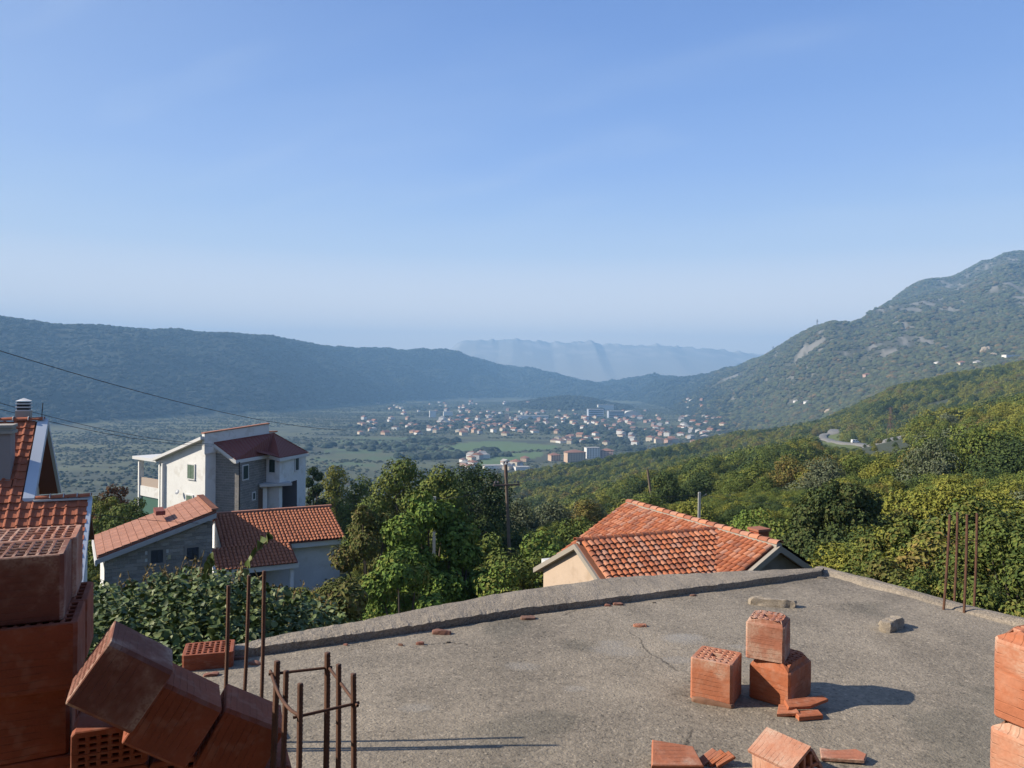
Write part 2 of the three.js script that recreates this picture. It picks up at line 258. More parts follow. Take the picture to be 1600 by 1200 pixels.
// a crown: leaf-shaped faces spread through lobes round limb ends. Sizes in metres; its foot is at y = 0
function crownGeo({ seed, n, lobes, leaf, cols, inner = 0.45, tilt = 0.55, taper = 0 }) {
  const R = rng(seed), P = new Float32Array(n * 18), N = new Float32Array(n * 18), C = new Float32Array(n * 18), a = V(0, 0, 0), nn = V(0, 0, 0), t = V(0, 0, 0), b = V(0, 0, 0);
  const wsum = lobes.reduce((s, l) => s + l.r ** 2.2, 0); let o = 0;
  for (let k = 0; k < n; k++) {
    let w = R() * wsum, L = lobes[0]; for (const l of lobes) { L = l; w -= l.r ** 2.2; if (w < 0) break; }
    let x, y, z, d; do { x = R() * 2 - 1; y = R() * 2 - 1; z = R() * 2 - 1; d = x * x + y * y + z * z; } while (d > 1 || d < 0.01); d = Math.sqrt(d);
    const bump = 0.78 + 0.5 * vnoise(x / d * 2.2 + L.x * 3 + 9, z / d * 2.2 + y / d * 2.9 + L.z + 9, seed), rad = L.r * (inner + (1 - inner) * Math.pow(R(), 0.42)) * bump;
    a.set(L.x + x / d * rad, L.y + y / d * rad * (L.sy ?? 0.8), L.z + z / d * rad);
    nn.set(x / d + (R() - 0.5) * 2 * tilt, y / d + 0.35 + (R() - 0.5) * 2 * tilt, z / d + (R() - 0.5) * 2 * tilt).normalize();
    t.set(R() - 0.5, R() - 0.9, R() - 0.5).cross(nn).normalize(); b.copy(nn).cross(t);
    const s = leaf * (0.6 + 0.8 * R()), wd = s * (0.26 + 0.16 * R()), fold = s * 0.14;
    const pick = Math.min(cols.length - 1, Math.floor((0.65 * R() + 0.35 * L.tone) * cols.length)), base = cols[pick], j = 0.75 + 0.5 * R();
    const p0 = [a.x - b.x * s / 2, a.y - b.y * s / 2, a.z - b.z * s / 2], p2 = [a.x + b.x * s / 2, a.y + b.y * s / 2, a.z + b.z * s / 2];
    const p1 = [a.x + t.x * wd + nn.x * fold, a.y + t.y * wd + nn.y * fold, a.z + t.z * wd + nn.z * fold], p3 = [a.x - t.x * wd + nn.x * fold, a.y - t.y * wd + nn.y * fold, a.z - t.z * wd + nn.z * fold];
    for (const tri of [[p0, p1, p2], [p0, p2, p3]]) {
      const e = tri[1].map((q, i) => q - tri[0][i]), f = tri[2].map((q, i) => q - tri[0][i]); let nx = e[1] * f[2] - e[2] * f[1], ny = e[2] * f[0] - e[0] * f[2], nz = e[0] * f[1] - e[1] * f[0]; const l = Math.hypot(nx, ny, nz) || 1; nx /= l; ny /= l; nz /= l;
      for (const q of tri) { P[o] = q[0]; P[o + 1] = q[1]; P[o + 2] = q[2]; N[o] = nx; N[o + 1] = ny; N[o + 2] = nz; C[o] = base[0] * j; C[o + 1] = base[1] * j; C[o + 2] = base[2] * j; o += 3; }
    }
  }
  const g = new THREE.BufferGeometry(); g.setAttribute('position', new THREE.BufferAttribute(P, 3)); g.setAttribute('normal', new THREE.BufferAttribute(N, 3)); g.setAttribute('color', new THREE.BufferAttribute(C, 3)); return g;
}
// lobes at the ends of limbs, and the trunk with those limbs
function treeForm(seed, { h, r, low = 0.28, count = 9, sy = 0.8, spread = 0.62, lobe = 0.46, cone = 0 }) {
  const R = rng(seed), lobes = [], limbs = [], bend = V((R() - 0.5) * 0.12 * h, h * (low + 0.1), (R() - 0.5) * 0.12 * h);
  for (let k = 0; k < count; k++) {
    const f = k / (count - 1), an = k * 2.4 + R() * 0.9, y = h * (low + 0.12 + (0.86 - low - 0.1) * f), wide = (1 - 0.75 * Math.pow(f, cone ? 1 : 2.2)) * spread * (0.7 + 0.45 * R()), q = r * lobe * (1.1 - 0.42 * f) * (0.8 + 0.4 * R());
    const L = { x: Math.cos(an) * r * wide + bend.x, y, z: Math.sin(an) * r * wide + bend.z, r: q, sy, tone: R() }; lobes.push(L); limbs.push(L);
  }
  const tr = 0.020 * h + 0.012, parts = [cyl(V(0, -0.3, 0), bend, tr * 1.25, tr * 0.8, 7)];
  for (const L of limbs) { const e = V(L.x, L.y, L.z), m = bend.clone().lerp(e, 0.5); m.y += 0.05 * h * (R() - 0.2); parts.push(cyl(bend.clone().setY(bend.y - tr), m, tr * 0.6, tr * 0.36, 5), cyl(m, e, tr * 0.36, tr * 0.1, 5)); }
  return { lobes, trunk: merge(parts) };
}
const PAL = {
  oak: [[0.069, 0.099, 0.020], [0.092, 0.125, 0.025], [0.118, 0.143, 0.029], [0.146, 0.157, 0.031]],
  yellow: [[0.129, 0.146, 0.025], [0.168, 0.177, 0.029], [0.202, 0.190, 0.034], [0.151, 0.159, 0.027]],
  dark: [[0.034, 0.056, 0.016], [0.049, 0.074, 0.020], [0.065, 0.090, 0.024]],
  autumn: [[0.151, 0.118, 0.034], [0.185, 0.134, 0.038], [0.134, 0.129, 0.031], [0.168, 0.146, 0.036]],
  olive: [[0.090, 0.106, 0.056], [0.118, 0.132, 0.074], [0.078, 0.099, 0.047]],
  fig: [[0.073, 0.121, 0.022], [0.101, 0.155, 0.027], [0.129, 0.170, 0.031], [0.162, 0.168, 0.036]],
};
const woodKinds = ['oak', 'yellow', 'dark', 'autumn', 'olive', 'oak'];
const woodWords = { oak: 'mid green', yellow: 'yellow-green', dark: 'dark green', autumn: 'rusty brown-green', olive: 'grey-green' };
const protos = [];
woodKinds.forEach((kind, k) => { for (let q = 0; q < 2; q++) {
  const f = treeForm(500 + k * 7 + q * 53, { h: 1, r: 0.5 + 0.06 * q, low: 0.12, count: 10, lobe: 0.5, spread: 0.66 });
  protos.push({ kind, far: crownGeo({ seed: 70 + k * 3 + q, n: 1500, lobes: f.lobes, leaf: 0.075, cols: PAL[kind], inner: 0.6 }), crown: crownGeo({ seed: 90 + k * 3 + q, n: 6500, lobes: f.lobes, leaf: 0.038, cols: PAL[kind] }), trunk: f.trunk });
} });
// a low clump for crowns a few pixels wide
const clumps = [0, 1, 2].map((s) => {
  const g = new THREE.IcosahedronGeometry(1, 2), p = g.attributes.position;
  for (let k = 0; k < p.count; k++) { const x = p.getX(k), y = p.getY(k), z = p.getZ(k), q = 0.72 + 0.55 * vnoise(x * 2.1 + 7 * s + y * 1.3, z * 2.1 + y * 1.7 + 5, 90 + s); p.setXYZ(k, x * q, y * q * 0.85, z * q); }
  g.computeVertexNormals(); return g;
});
const clumpMat = new THREE.MeshStandardMaterial({ color: 0xffffff, roughness: 1 });
const kindAt = (x, z, R) => { const n = fbm(x / 60, z / 60, 3, 77) + (R() - 0.5) * 0.42; return n < 0.33 ? 2 : n < 0.45 ? 0 : n < 0.58 ? 1 : n < 0.66 ? 5 : n < 0.70 ? 3 : n < 0.74 ? 4 : 1; };
const wood = [];                                       // every tree of the wooded slope
{
  const R = rng(4242);
  for (let k = 0; k < 32000; k++) {
    const D = Math.sqrt(mix(62 ** 2, 1000 ** 2, R())), u = 470 + 1450 * R(), x = (u - 800) / FPX * D, z = -D, L = landInfo(x, z);
    if (L.y < VALLEY + 8 || (D < 110 && u < 800)) continue;
    const keep = fbm(x / 38, z / 38, 3, 88); if (keep < 0.30) continue;
    const road = nearRoad(x, z); if (road < 9) continue;
    let h = (3.6 + 4.6 * Math.pow(R(), 1.4)) * (0.8 + 0.4 * keep) * (D < 150 ? (u < 1010 ? 0.5 : 0.8) : 1);
    let [pu, pv, pd] = projU(V(x, L.y + h, z)), hides = false;
    if (pu > 1275 && pu < 1440 && D < 600) { for (let q = 0; q < roadSamples.length && !hides; q += 6) { const [ru, rv, rd] = projU(roadSamples[q]); if (Math.abs(ru - pu) < h * 0.75 / pd * FPX && pv < rv + 3 && rd > pd) hides = true; } }
    if (hides) { h = 1.0 + 1.0 * R(); pv = projU(V(x, L.y + h, z))[1]; let still = false; for (let q = 0; q < roadSamples.length && !still; q += 6) { const [ru, rv, rd] = projU(roadSamples[q]); if (Math.abs(ru - pu) < 4 && pv < rv + 3 && rd > pd) still = true; } if (still || D < 200) continue; }
    wood.push({ x, y: L.y - 0.3, z, h, D, u, w: 0.85 + 0.45 * R(), a: R() * 6.28, k: (kindAt(x, z, R) * 2 + (R() < 0.5 ? 1 : 0)), pv });
  }
}
const seenWood = wood.filter((t) => t.u > 780 && t.u < 1640 && t.pv < 905).sort((a, b) => b.h / b.D - a.h / a.D);
const single = new Set(seenWood.slice(0, 230));
for (const t of single) {
  const p = protos[t.k], o = thing('woodland_tree', `${woodWords[p.kind]} broadleaf tree on the wooded slope beyond the house roofs`, 'tree', [t.x, t.y, t.z], t.a, `${woodWords[p.kind]} trees on the wooded slope`);
  part('trunk', p.trunk, barkMat, o); part('crown', p.crown, leafMat, o); o.scale.set(t.h * t.w, t.h, t.h * t.w);
}
function scatter(name, geo, mat, list, label, category, colour) {
  const m = new THREE.InstancedMesh(geo, mat, list.length), q = new THREE.Object3D();
  list.forEach((t, k) => { q.position.set(t.x, t.y, t.z); q.rotation.set(0, t.a, 0); q.scale.set(t.h * t.w, t.h, t.h * t.w); q.updateMatrix(); m.setMatrixAt(k, q.matrix); if (colour) m.setColorAt(k, colour(t)); });
  m.name = numbered(name); m.userData = { kind: 'stuff', label, category }; m.castShadow = m.receiveShadow = true; scene.add(m); return m;
}
protos.forEach((p, k) => { const l = wood.filter((t) => t.k === k && !single.has(t)); if (l.length) scatter('woodland', p.far, leafMat, l, `${woodWords[p.kind]} crowns massed on the wooded slope`, 'woodland'); });
const far = [[], [], []];
{
  const R = rng(99), add = (x, z, h, col, sink = 0.3) => { const L = landInfo(x, z); far[Math.floor(R() * 3)].push({ x, y: L.y + h * (0.55 - sink), z, h, w: 1.05 + 0.5 * R(), a: R() * 6.28, col }); };
  const tint = (base, v) => { const j = 1 - v / 2 + v * R(); return lin(base[0] * j * (0.9 + 0.25 * R()), base[1] * j, base[2] * j); };
  for (let k = 0; k < 74000; k++) {                    // right-hand mountain
    const D = Math.sqrt(mix(950 ** 2, 3800 ** 2, R())), u = 1010 + 720 * R(), x = (u - 800) / FPX * D, z = -D, L = landInfo(x, z); if (L.y < VALLEY + 9 || L.up > 1.04) continue;
    const high = bareAt(x, z), rk = fbm(x / 22, z / 30 + L.y / 16, 5, 51); if (rk > 0.645 - 0.11 * high || R() < high * 0.6) continue;
    add(x, z, (2.6 + 3.6 * R()) * (1 - 0.45 * high), tint(R() > sstep(1030, 1210, u + 90 * (fbm(x / 160, z / 160, 2, 3) - 0.5)) ? [0.016, 0.024, 0.012] : R() < 0.12 ? [0.085, 0.066, 0.024] : [0.052, 0.060, 0.022], 0.8));
  }
  for (let k = 0; k < 66000; k++) {                    // left-hand ridge and the low hills at the head of the valley
    const D = Math.sqrt(mix(1400 ** 2, 5600 ** 2, R())), u = -140 + 1310 * R(), x = (u - 800) / FPX * D, z = -D, L = landInfo(x, z); if (L.y < VALLEY + 8 || L.up > 1.04 || R() < sstep(1020, 1160, u)) continue;
    add(x, z, 4 + 4.5 * R(), tint([0.011, 0.019, 0.011], 0.9));
  }
  for (let k = 0; k < 95000; k++) {                    // scrub and hedges on the valley floor
    const D = Math.sqrt(mix(780 ** 2, 3900 ** 2, R())), u = -140 + 1260 * R(), x = (u - 800) / FPX * D, z = -D, L = landInfo(x, z); if (L.y > VALLEY + 8) continue;
    if (fields.some((f) => inPoly(f, x, z)) && R() < 0.995) continue;
    if (fbm(x / 90, z / 34, 4, 41) > 0.55 + 0.12 * R() || fbm(x / 260, z / 120, 3, 46) < 0.36) continue;
    add(x, z, 0.9 + 2.2 * R() * R(), tint(R() < 0.1 ? [0.055, 0.05, 0.024] : [0.036, 0.047, 0.022], 0.6));
  }
  for (const [u, v, n, s] of [[745, 712, 34, 26], [765, 706, 22, 16], [655, 716, 26, 22], [700, 715, 20, 16], [790, 713, 4, 3], [985, 703, 26, 22], [672, 690, 30, 40], [600, 700, 40, 90], [930, 690, 40, 60], [640, 668, 60, 120], [720, 664, 70, 130], [800, 662, 70, 130], [880, 670, 80, 130], [960, 676, 80, 120], [1040, 676, 60, 90], [760, 650, 60, 180], [860, 652, 60, 180], [700, 640, 50, 260]]) for (let k = 0; k < n; k++) { const p = onLevel(u, v, VALLEY); add(p.x + (R() + R() - 1) * s * 1.6, p.z + (R() + R() - 1) * s, 4 + 4 * R(), tint([0.020, 0.032, 0.018], 0.4)); }
}
far.forEach((l, k) => scatter('distant_woods', clumps[k], clumpMat, l, 'distant green woods and scrub over the ridges and the valley', 'woods', (t) => t.col));

// ---------- the unfinished upper floor: slab, kerb, outer walls ----------
const SL = {                                           // slab corners on the level y = 0
  far: onLevel(1290, 893, 0), right: onLevel(1585, 970, 0), left: onLevel(372, 1030, 0),
};
const kerbDir = SL.far.clone().sub(SL.left).normalize(), sideDir = SL.right.clone().sub(SL.far).normalize();
const slabA = SL.left.clone().addScaledVector(kerbDir, -3.2), slabC = SL.far.clone(), slabD = SL.far.clone().addScaledVector(sideDir, 9.5), slabB = slabD.clone().addScaledVector(kerbDir, -7.6);
const S0 = V(-5.2, 0, -6.4), SW = 10.4, SD = 9.6;      // the sheet of colour laid out in metres over the slab
const stains = [[965, 1016, .09], [958, 1005, .06], [1065, 1000, .10], [1055, 998, .07], [1062, 1031, .06], [1150, 1010, .05], [650, 1105, .05], [1075, 995, .05], [820, 1040, .06], [900, 1075, .05]].map(([u, v, r]) => { const p = onLevel(u, v, 0); return [p.x, p.z, r]; });
const crackLines = [[[985, 988], [1003, 1000], [1015, 1022], [1040, 1037], [1062, 1050]], [[1080, 1140], [1068, 1165], [1058, 1190]], [[830, 965], [838, 960], [852, 952]], [[880, 962], [905, 950]], [[640, 1010], [700, 1003], [730, 1006]]].map((l) => l.map(([u, v]) => { const p = onLevel(u, v, 0); return [p.x, p.z]; }));
function segDist(l, x, z) { let m = 1e9; for (let k = 1; k < l.length; k++) { const [ax, az] = l[k - 1], [bx, bz] = l[k], dx = bx - ax, dz = bz - az, t = clamp(((x - ax) * dx + (z - az) * dz) / (dx * dx + dz * dz)); m = Math.min(m, Math.hypot(x - ax - t * dx, z - az - t * dz)); } return m; }
const slabMap = texture(2048, (a, b, i, j) => {
  const x = S0.x + a * SW, z = S0.z + b * SD, n1 = fbm(x * 1.3, z * 1.3, 4, 3), n2 = fbm(x * 5, z * 5, 3, 6), n3 = vnoise(x * 55, z * 55, 4), g = hash2(i, j, 7), g2 = hash2(i >> 1, j >> 1, 8);
  let t = 0.150 + 0.085 * (n1 - 0.5) + 0.07 * (n2 - 0.5) + 0.05 * (n3 - 0.5) + 0.05 * (g - 0.5) + 0.035 * (g2 - 0.5);
  if (g2 > 0.975) t += 0.07; if (g2 < 0.04) t -= 0.045; t += 0.03 * (fbm(x * 0.9 + z * 5, z * 0.7, 3, 55) - 0.5);
  let c = [t * 1.34, t * 1.13, t * 0.86];
  const moss = sstep(0.56, 0.72, fbm(x * 2.2 + 9, z * 2.2, 4, 12)); c = [mix(c[0], c[0] * 0.72, moss), mix(c[1], c[1] * 0.74, moss), mix(c[2], c[2] * 0.74, moss)];
  for (const [sx, sz, r] of stains) { const q = Math.hypot((x - sx) * 0.6, z - sz) / r; if (q < 1.4) { const w = sstep(1.15, 0.45, q + 0.9 * (n2 - 0.5)) * 0.55; c = c.map((v, k) => mix(v, [0.27, 0.25, 0.22][k], w * 0.7 * (0.5 + g))); } }
  for (const l of crackLines) if (segDist(l, x + 0.05 * (n2 - 0.5), z + 0.05 * (n3 - 0.5)) < 0.006) c = c.map((v) => v * 0.45);
  return c;
});
slabMap.wrapS = slabMap.wrapT = THREE.ClampToEdgeWrapping;
const gritBump = texture(512, (a, b, i, j) => 0.35 * tfbm(a, b, 64, 2, 5) + 0.35 * tnoise(a, b, 128, 9) + 0.3 * hash2(i, j, 2), false);
const slabMat = new THREE.MeshStandardMaterial({ map: slabMap, bumpMap: rep(gritBump, SW / 0.9, SD / 0.9), bumpScale: 0.005, roughness: 0.95 });
const rawConcrete = texture(512, (a, b, i, j) => { const t = 0.17 + 0.10 * (tfbm(a, b, 5, 4, 3) - 0.5) + 0.10 * (hash2(i >> 1, j >> 1, 4) - 0.5) + 0.06 * (tnoise(a, b, 90, 2) - 0.5); return [t * 1.34, t * 1.12, t * 0.86]; });
const concreteMat = new THREE.MeshStandardMaterial({ map: rawConcrete, bumpMap: gritBump, bumpScale: 0.006, roughness: 0.95 });
function planarUV(g) { const p = g.attributes.position, uv = new Float32Array(p.count * 2); for (let k = 0; k < p.count; k++) { uv[2 * k] = (p.getX(k) - S0.x) / SW; uv[2 * k + 1] = (p.getZ(k) - S0.z) / SD; } g.setAttribute('uv', new THREE.BufferAttribute(uv, 2)); return g; }
{
  const NX = 150, NZ = 130, P = [], I = [];
  for (let j = 0; j <= NZ; j++) for (let i = 0; i <= NX; i++) { const q = slabA.clone().lerp(slabC, i / NX).lerp(slabB.clone().lerp(slabD, i / NX), j / NZ); P.push(q.x, 0.012 * (fbm(q.x * 1.6, q.z * 1.6, 3, 40) - 0.5) * (i && j && i < NX && j < NZ ? 1 : 0), q.z); if (i && j) { const k = j * (NX + 1) + i; I.push(k - NX - 2, k - 1, k - NX - 1, k - NX - 1, k - 1, k); } }
  const g = new THREE.BufferGeometry(); g.setAttribute('position', new THREE.Float32BufferAttribute(P, 3)); g.setIndex(I); planarUV(g); g.computeVertexNormals();
  const slab = struct('roof_slab', g, slabMat);
  const rim = []; const C4 = [slabA, slabC, slabD, slabB];
  for (let k = 0; k < 4; k++) { const a = C4[k], b = C4[(k + 1) % 4]; rim.push(polyGeo([a, b, b.clone().setY(-0.22), a.clone().setY(-0.22)])); }
  struct('slab_edge', merge(rim), concreteMat, slab);
  const inset = (p) => p.clone().lerp(slabA.clone().add(slabD).multiplyScalar(0.5), 0.05), w = C4.map(inset), wl = [];
  for (let k = 0; k < 4; k++) { const a = w[k].clone().setY(-0.2), b = w[(k + 1) % 4].clone().setY(-0.2); wl.push(polyGeo([a, b, b.clone().setY(-6.5), a.clone().setY(-6.5)])); }
  wl.push(polyGeo([slabA, slabB, slabD, slabC].map((p) => p.clone().setY(-0.22))));
  struct('storey_wall', merge(wl), std([0.30, 0.28, 0.25], 0.95, { side: THREE.DoubleSide }), slab);
  // the raised edge: inner face towards the slab, broad uneven top
  const inner = [], outer = [], KH = 0.048, nK = 260, at = (tab, t) => { const f = t * (tab.length - 1), k = Math.min(tab.length - 2, Math.floor(f)); return tab[k].clone().lerp(tab[k + 1], f - k); };
  const tin = [[340, 1018], [450, 1003], [560, 988], [680, 970], [800, 951], [984, 929], [1130, 911], [1284, 891]].map(([u, v]) => onLevel(u, v, KH)), tout = [[336, 1014], [450, 988], [560, 969], [680, 945], [800, 922], [960, 900], [1110, 893.5], [1288, 887]].map(([u, v]) => onLevel(u, v, KH));
  for (let k = 0; k <= nK; k++) { inner.push(at(tin, k / nK)); outer.push(at(tout, k / nK)); }
  const KP = [], KI = [], rows = 9;
  for (let k = 0; k <= nK; k++) {
    const a = inner[k], b = outer[k], rag = 0.016 * (fbm(k * 0.22, 3, 4, 5) - 0.5), nn = V(kerbDir.z, 0, -kerbDir.x).multiplyScalar(-1);
    const list = [a.clone().setY(-0.03).addScaledVector(nn, rag * 0.4), a.clone().setY(KH * 0.55).addScaledVector(nn, rag), a.clone().setY(KH - 0.006 + 0.012 * (fbm(k * 0.5, 8, 3, 2) - 0.5)).addScaledVector(nn, rag * 1.4)];
    for (let q = 1; q <= 4; q++) { const p = a.clone().lerp(b, q / 4.3); p.y = KH + 0.012 * (fbm(k * 0.23, q * 1.3, 3, 9) - 0.5); list.push(p); }
    list.push(b.clone().setY(KH - 0.012), b.clone().setY(-0.35)); for (const p of list) KP.push(p.x, p.y, p.z);
    if (k) for (let q = 1; q < rows; q++) { const z = k * rows + q; KI.push(z - rows - 1, z - rows, z - 1, z - rows, z, z - 1); }
  }
  const kg = new THREE.BufferGeometry(); kg.setAttribute('position', new THREE.Float32BufferAttribute(KP, 3)); kg.setIndex(KI); kg.computeVertexNormals(); const flat = kg.toNonIndexed(), fp = flat.attributes.position, uv = []; for (let k = 0; k < fp.count; k++) uv.push(fp.getX(k) * 0.9, fp.getZ(k) * 0.9 + fp.getY(k)); flat.setAttribute('uv', new THREE.Float32BufferAttribute(uv, 2)); flat.computeVertexNormals();
  struct('roof_kerb', flat, new THREE.MeshStandardMaterial({ map: rawConcrete, bumpMap: rep(gritBump, 1.2), bumpScale: 0.006, roughness: 0.95, side: THREE.DoubleSide }));
  // the broken lip along the right-hand edge
  const lp = [], li = [], nL = 110, wid = V(-sideDir.z, 0, sideDir.x); if (wid.x > 0) wid.negate();
  for (let k = 0; k <= nL; k++) { const p = SL.far.clone().addScaledVector(sideDir, k / nL * 5.4 - 0.04), lump = 0.018 + 0.035 * Math.pow(fbm(k * 0.16, 4, 3, 6), 1.5) + 0.02 * sstep(1.0, 1.8, k / nL * 5.4), w = 0.05 + 0.09 * fbm(k * 0.21, 9, 3, 3);
    for (const [s, y] of [[w + 0.05, -0.02], [w, lump * 0.6], [w * 0.55, lump], [0.0, lump * 0.95], [-0.045, lump * 0.5], [-0.06, -0.24]]) { const q = p.clone().addScaledVector(wid, s); lp.push(q.x, y, q.z); } if (k) for (let q = 1; q < 6; q++) { const z = k * 6 + q; li.push(z - 7, z - 1, z - 6, z - 6, z - 1, z); } }
  const lg = new THREE.BufferGeometry(); lg.setAttribute('position', new THREE.Float32BufferAttribute(lp, 3)); lg.setIndex(li); const lf = lg.toNonIndexed(), q = lf.attributes.position, u2 = []; for (let k = 0; k < q.count; k++) u2.push(q.getX(k), q.getZ(k)); lf.setAttribute('uv', new THREE.Float32BufferAttribute(u2, 2)); lg.computeVertexNormals(); lf.computeVertexNormals();
  struct('slab_lip', lf, new THREE.MeshStandardMaterial({ map: rawConcrete, bumpMap: gritBump, bumpScale: 0.006, roughness: 0.95, side: THREE.DoubleSide }));
}

// the rest of the storey, behind and above the viewer: brick back wall and ceiling of the room looked out of
{
  const r = thing('unfinished_room', 'brick back wall and concrete ceiling of the unfinished room', 'building', [0, 0, 0]);
  part('back_wall', box(9, 2.8, 0.25, 0, 1.4, 2.0), std([0.30, 0.11, 0.06], 0.95), r);
  part('ceiling_slab', box(9, 0.2, 2.9, 0, 2.9, 0.68), concreteMat, r);
}
// ---------- hollow clay bricks ----------
function clayTexture(seed, dust, tone) {
  return texture(512, (a, b, i, j) => {
    const n = tfbm(a, b, 6, 4, seed), f = tnoise(a, b, 110, seed + 3), s = tfbm(a, b, 3, 3, seed + 9), score = Math.abs(((b * 22 + 0.25 * tnoise(a, b, 9, seed + 2)) % 1) - 0.5) > 0.46 ? 1 : 0;
    let c = [tone[0], tone[1], tone[2]].map((v) => v * (0.82 + 0.34 * n + 0.12 * (f - 0.5) + 0.08 * (hash2(i, j, seed) - 0.5) - 0.15 * score * sstep(0.35, 0.6, s)));
    const w = sstep(0.95 - dust, 1.35 - dust, tfbm(a, b, 5, 6, seed + 21)) * (0.25 + 0.6 * f) + 0.12 * sstep(0.5, 0.8, tfbm(a, b, 14, 3, seed + 31)); c = c.map((v, k) => mix(v, [0.46, 0.34, 0.26][k], clamp(w)));
    return c;
  });
}
const clayBump = texture(512, (a, b) => { const s = ((b * 22 + 0.3 * tnoise(a, b, 9, 2)) % 1 + 1) % 1; return 0.5 + 0.25 * (tfbm(a, b, 24, 3, 4) - 0.5) - (s > 0.93 ? 0.28 * sstep(0.35, 0.6, tfbm(a, b, 6, 2, 7)) : 0); }, false);
const clay = [[11, 0.56, [0.36, 0.125, 0.062]], [23, 0.58, [0.31, 0.118, 0.070]], [37, 0.36, [0.36, 0.112, 0.048]], [41, 0.66, [0.40, 0.17, 0.10]]].map(([s, d, t]) => new THREE.MeshStandardMaterial({ map: rep(clayTexture(s, d, t), 2.2), bumpMap: rep(clayBump, 2.2), bumpScale: 0.006, roughness: 0.92 }));
const clayRed = new THREE.MeshStandardMaterial({ map: rep(clayTexture(57, 0.33, [0.235, 0.060, 0.025]), 2.2), bumpMap: rep(clayBump, 2.2), bumpScale: 0.006, roughness: 0.9 });
const clayDusty = new THREE.MeshStandardMaterial({ map: rep(clayTexture(63, 0.48, [0.175, 0.062, 0.040]), 2.2), bumpMap: rep(clayBump, 2.2), bumpScale: 0.005, roughness: 0.95 });
// w x d in plan, h along the holes; foot at y = 0
function brickGeo(w, d, h, cols, rows, { diamond = false, core = true, chip = 0, seed = 1 } = {}) {
  const R = rng(seed), s = new THREE.Shape(), c = 0.008; const X = w / 2 - 0.003, Y = d / 2 - 0.003;
  s.moveTo(-X + c, -Y); s.lineTo(X - c, -Y); s.lineTo(X, -Y + c); s.lineTo(X, Y - c); s.lineTo(X - c, Y); s.lineTo(-X + c, Y); s.lineTo(-X, Y - c); s.lineTo(-X, -Y + c); s.closePath();
  const mg = 0.013, cw = (w - 2 * mg) / cols, cd = (d - 2 * mg) / rows, web = 0.0031;
  const c0 = Math.floor(cols / 2) - (cols % 2 ? 0 : 1), c1 = Math.floor(cols / 2), r0 = Math.floor(rows / 2) - (rows % 2 ? 0 : 1), r1 = Math.floor(rows / 2);
  for (let i = 0; i < cols; i++) for (let j = 0; j < rows; j++) {
    const mid = core && i >= c0 && i <= c1 && j >= r0 && j <= r1; if (mid && !(i === c0 && j === r0)) continue;
    const x0 = -w / 2 + mg + i * cw + web, x1 = -w / 2 + mg + (mid ? c1 + 1 : i + 1) * cw - web, y0 = -d / 2 + mg + j * cd + web * 0.8, y1 = -d / 2 + mg + (mid ? r1 + 1 : j + 1) * cd - web * 0.8, h_ = new THREE.Path();
    if (diamond && !mid) { const mx = (x0 + x1) / 2; const up = (i + j) % 2; if (up) { h_.moveTo(x0 - 0.001, y0); h_.lineTo(x1 + 0.001, y0); h_.lineTo(mx + 0.004, y1); h_.lineTo(mx - 0.004, y1); } else { h_.moveTo(mx - 0.004, y0); h_.lineTo(mx + 0.004, y0); h_.lineTo(x1 + 0.001, y1); h_.lineTo(x0 - 0.001, y1); } }
    else { h_.moveTo(x0, y0); h_.lineTo(x1, y0); h_.lineTo(x1, y1); h_.lineTo(x0, y1); }
    h_.closePath(); s.holes.push(h_);
  }
  const g = new THREE.ExtrudeGeometry(s, { depth: h - 0.006, bevelEnabled: true, bevelThickness: 0.003, bevelSize: 0.003, bevelSegments: 1, steps: chip ? 4 : 1 });
  g.rotateX(-Math.PI / 2).translate(0, 0.003, 0);
  const p = g.attributes.position; for (let k = 0; k < p.count; k++) { let x = p.getX(k), y = p.getY(k), z = p.getZ(k); const q = 0.0014; x += q * (vnoise(x * 40 + y * 31, z * 40, seed) - 0.5) * 2; z += q * (vnoise(z * 40 + y * 29, x * 40, seed + 3) - 0.5) * 2;
    if (chip) { const cx = Math.abs(x) / (w / 2), cz = Math.abs(z) / (d / 2), corner = Math.max(0, cx + cz - 1.45) * (x * (seed % 2 ? 1 : -1) > 0 || seed > 5 ? 1 : 0.2); if (y > h * 0.55) y -= chip * corner * (0.7 + 0.6 * vnoise(x * 30, z * 30, seed)); }
    p.setXYZ(k, x, y, z); }
  g.computeVertexNormals(); return g;
}
const wallBrick = brickGeo(0.25, 0.235, 0.188, 8, 5, { seed: 3 }), wallBrick2 = brickGeo(0.25, 0.235, 0.188, 8, 5, { seed: 8 });
const cubeBrick = brickGeo(0.19, 0.19, 0.19, 6, 6, { diamond: true, seed: 5 }), cubeWorn = brickGeo(0.19, 0.19, 0.19, 6, 6, { diamond: true, seed: 7, chip: 0.05 }), cubeChip = brickGeo(0.25, 0.195, 0.19, 8, 6, { diamond: true, seed: 9, chip: 0.085 });
const leanBrick = brickGeo(0.188, 0.20, 0.188, 7, 7, { seed: 4, diamond: true });
function brick(geo, mat, pos, turn, label, group, euler) {
  const o = top('hollow_brick', geo, mat, label, 'brick', group); o.position.copy(pos); o.rotation.order = 'YXZ'; o.rotation.set(euler?.[0] ?? 0, turn, euler?.[1] ?? 0); return o;
}
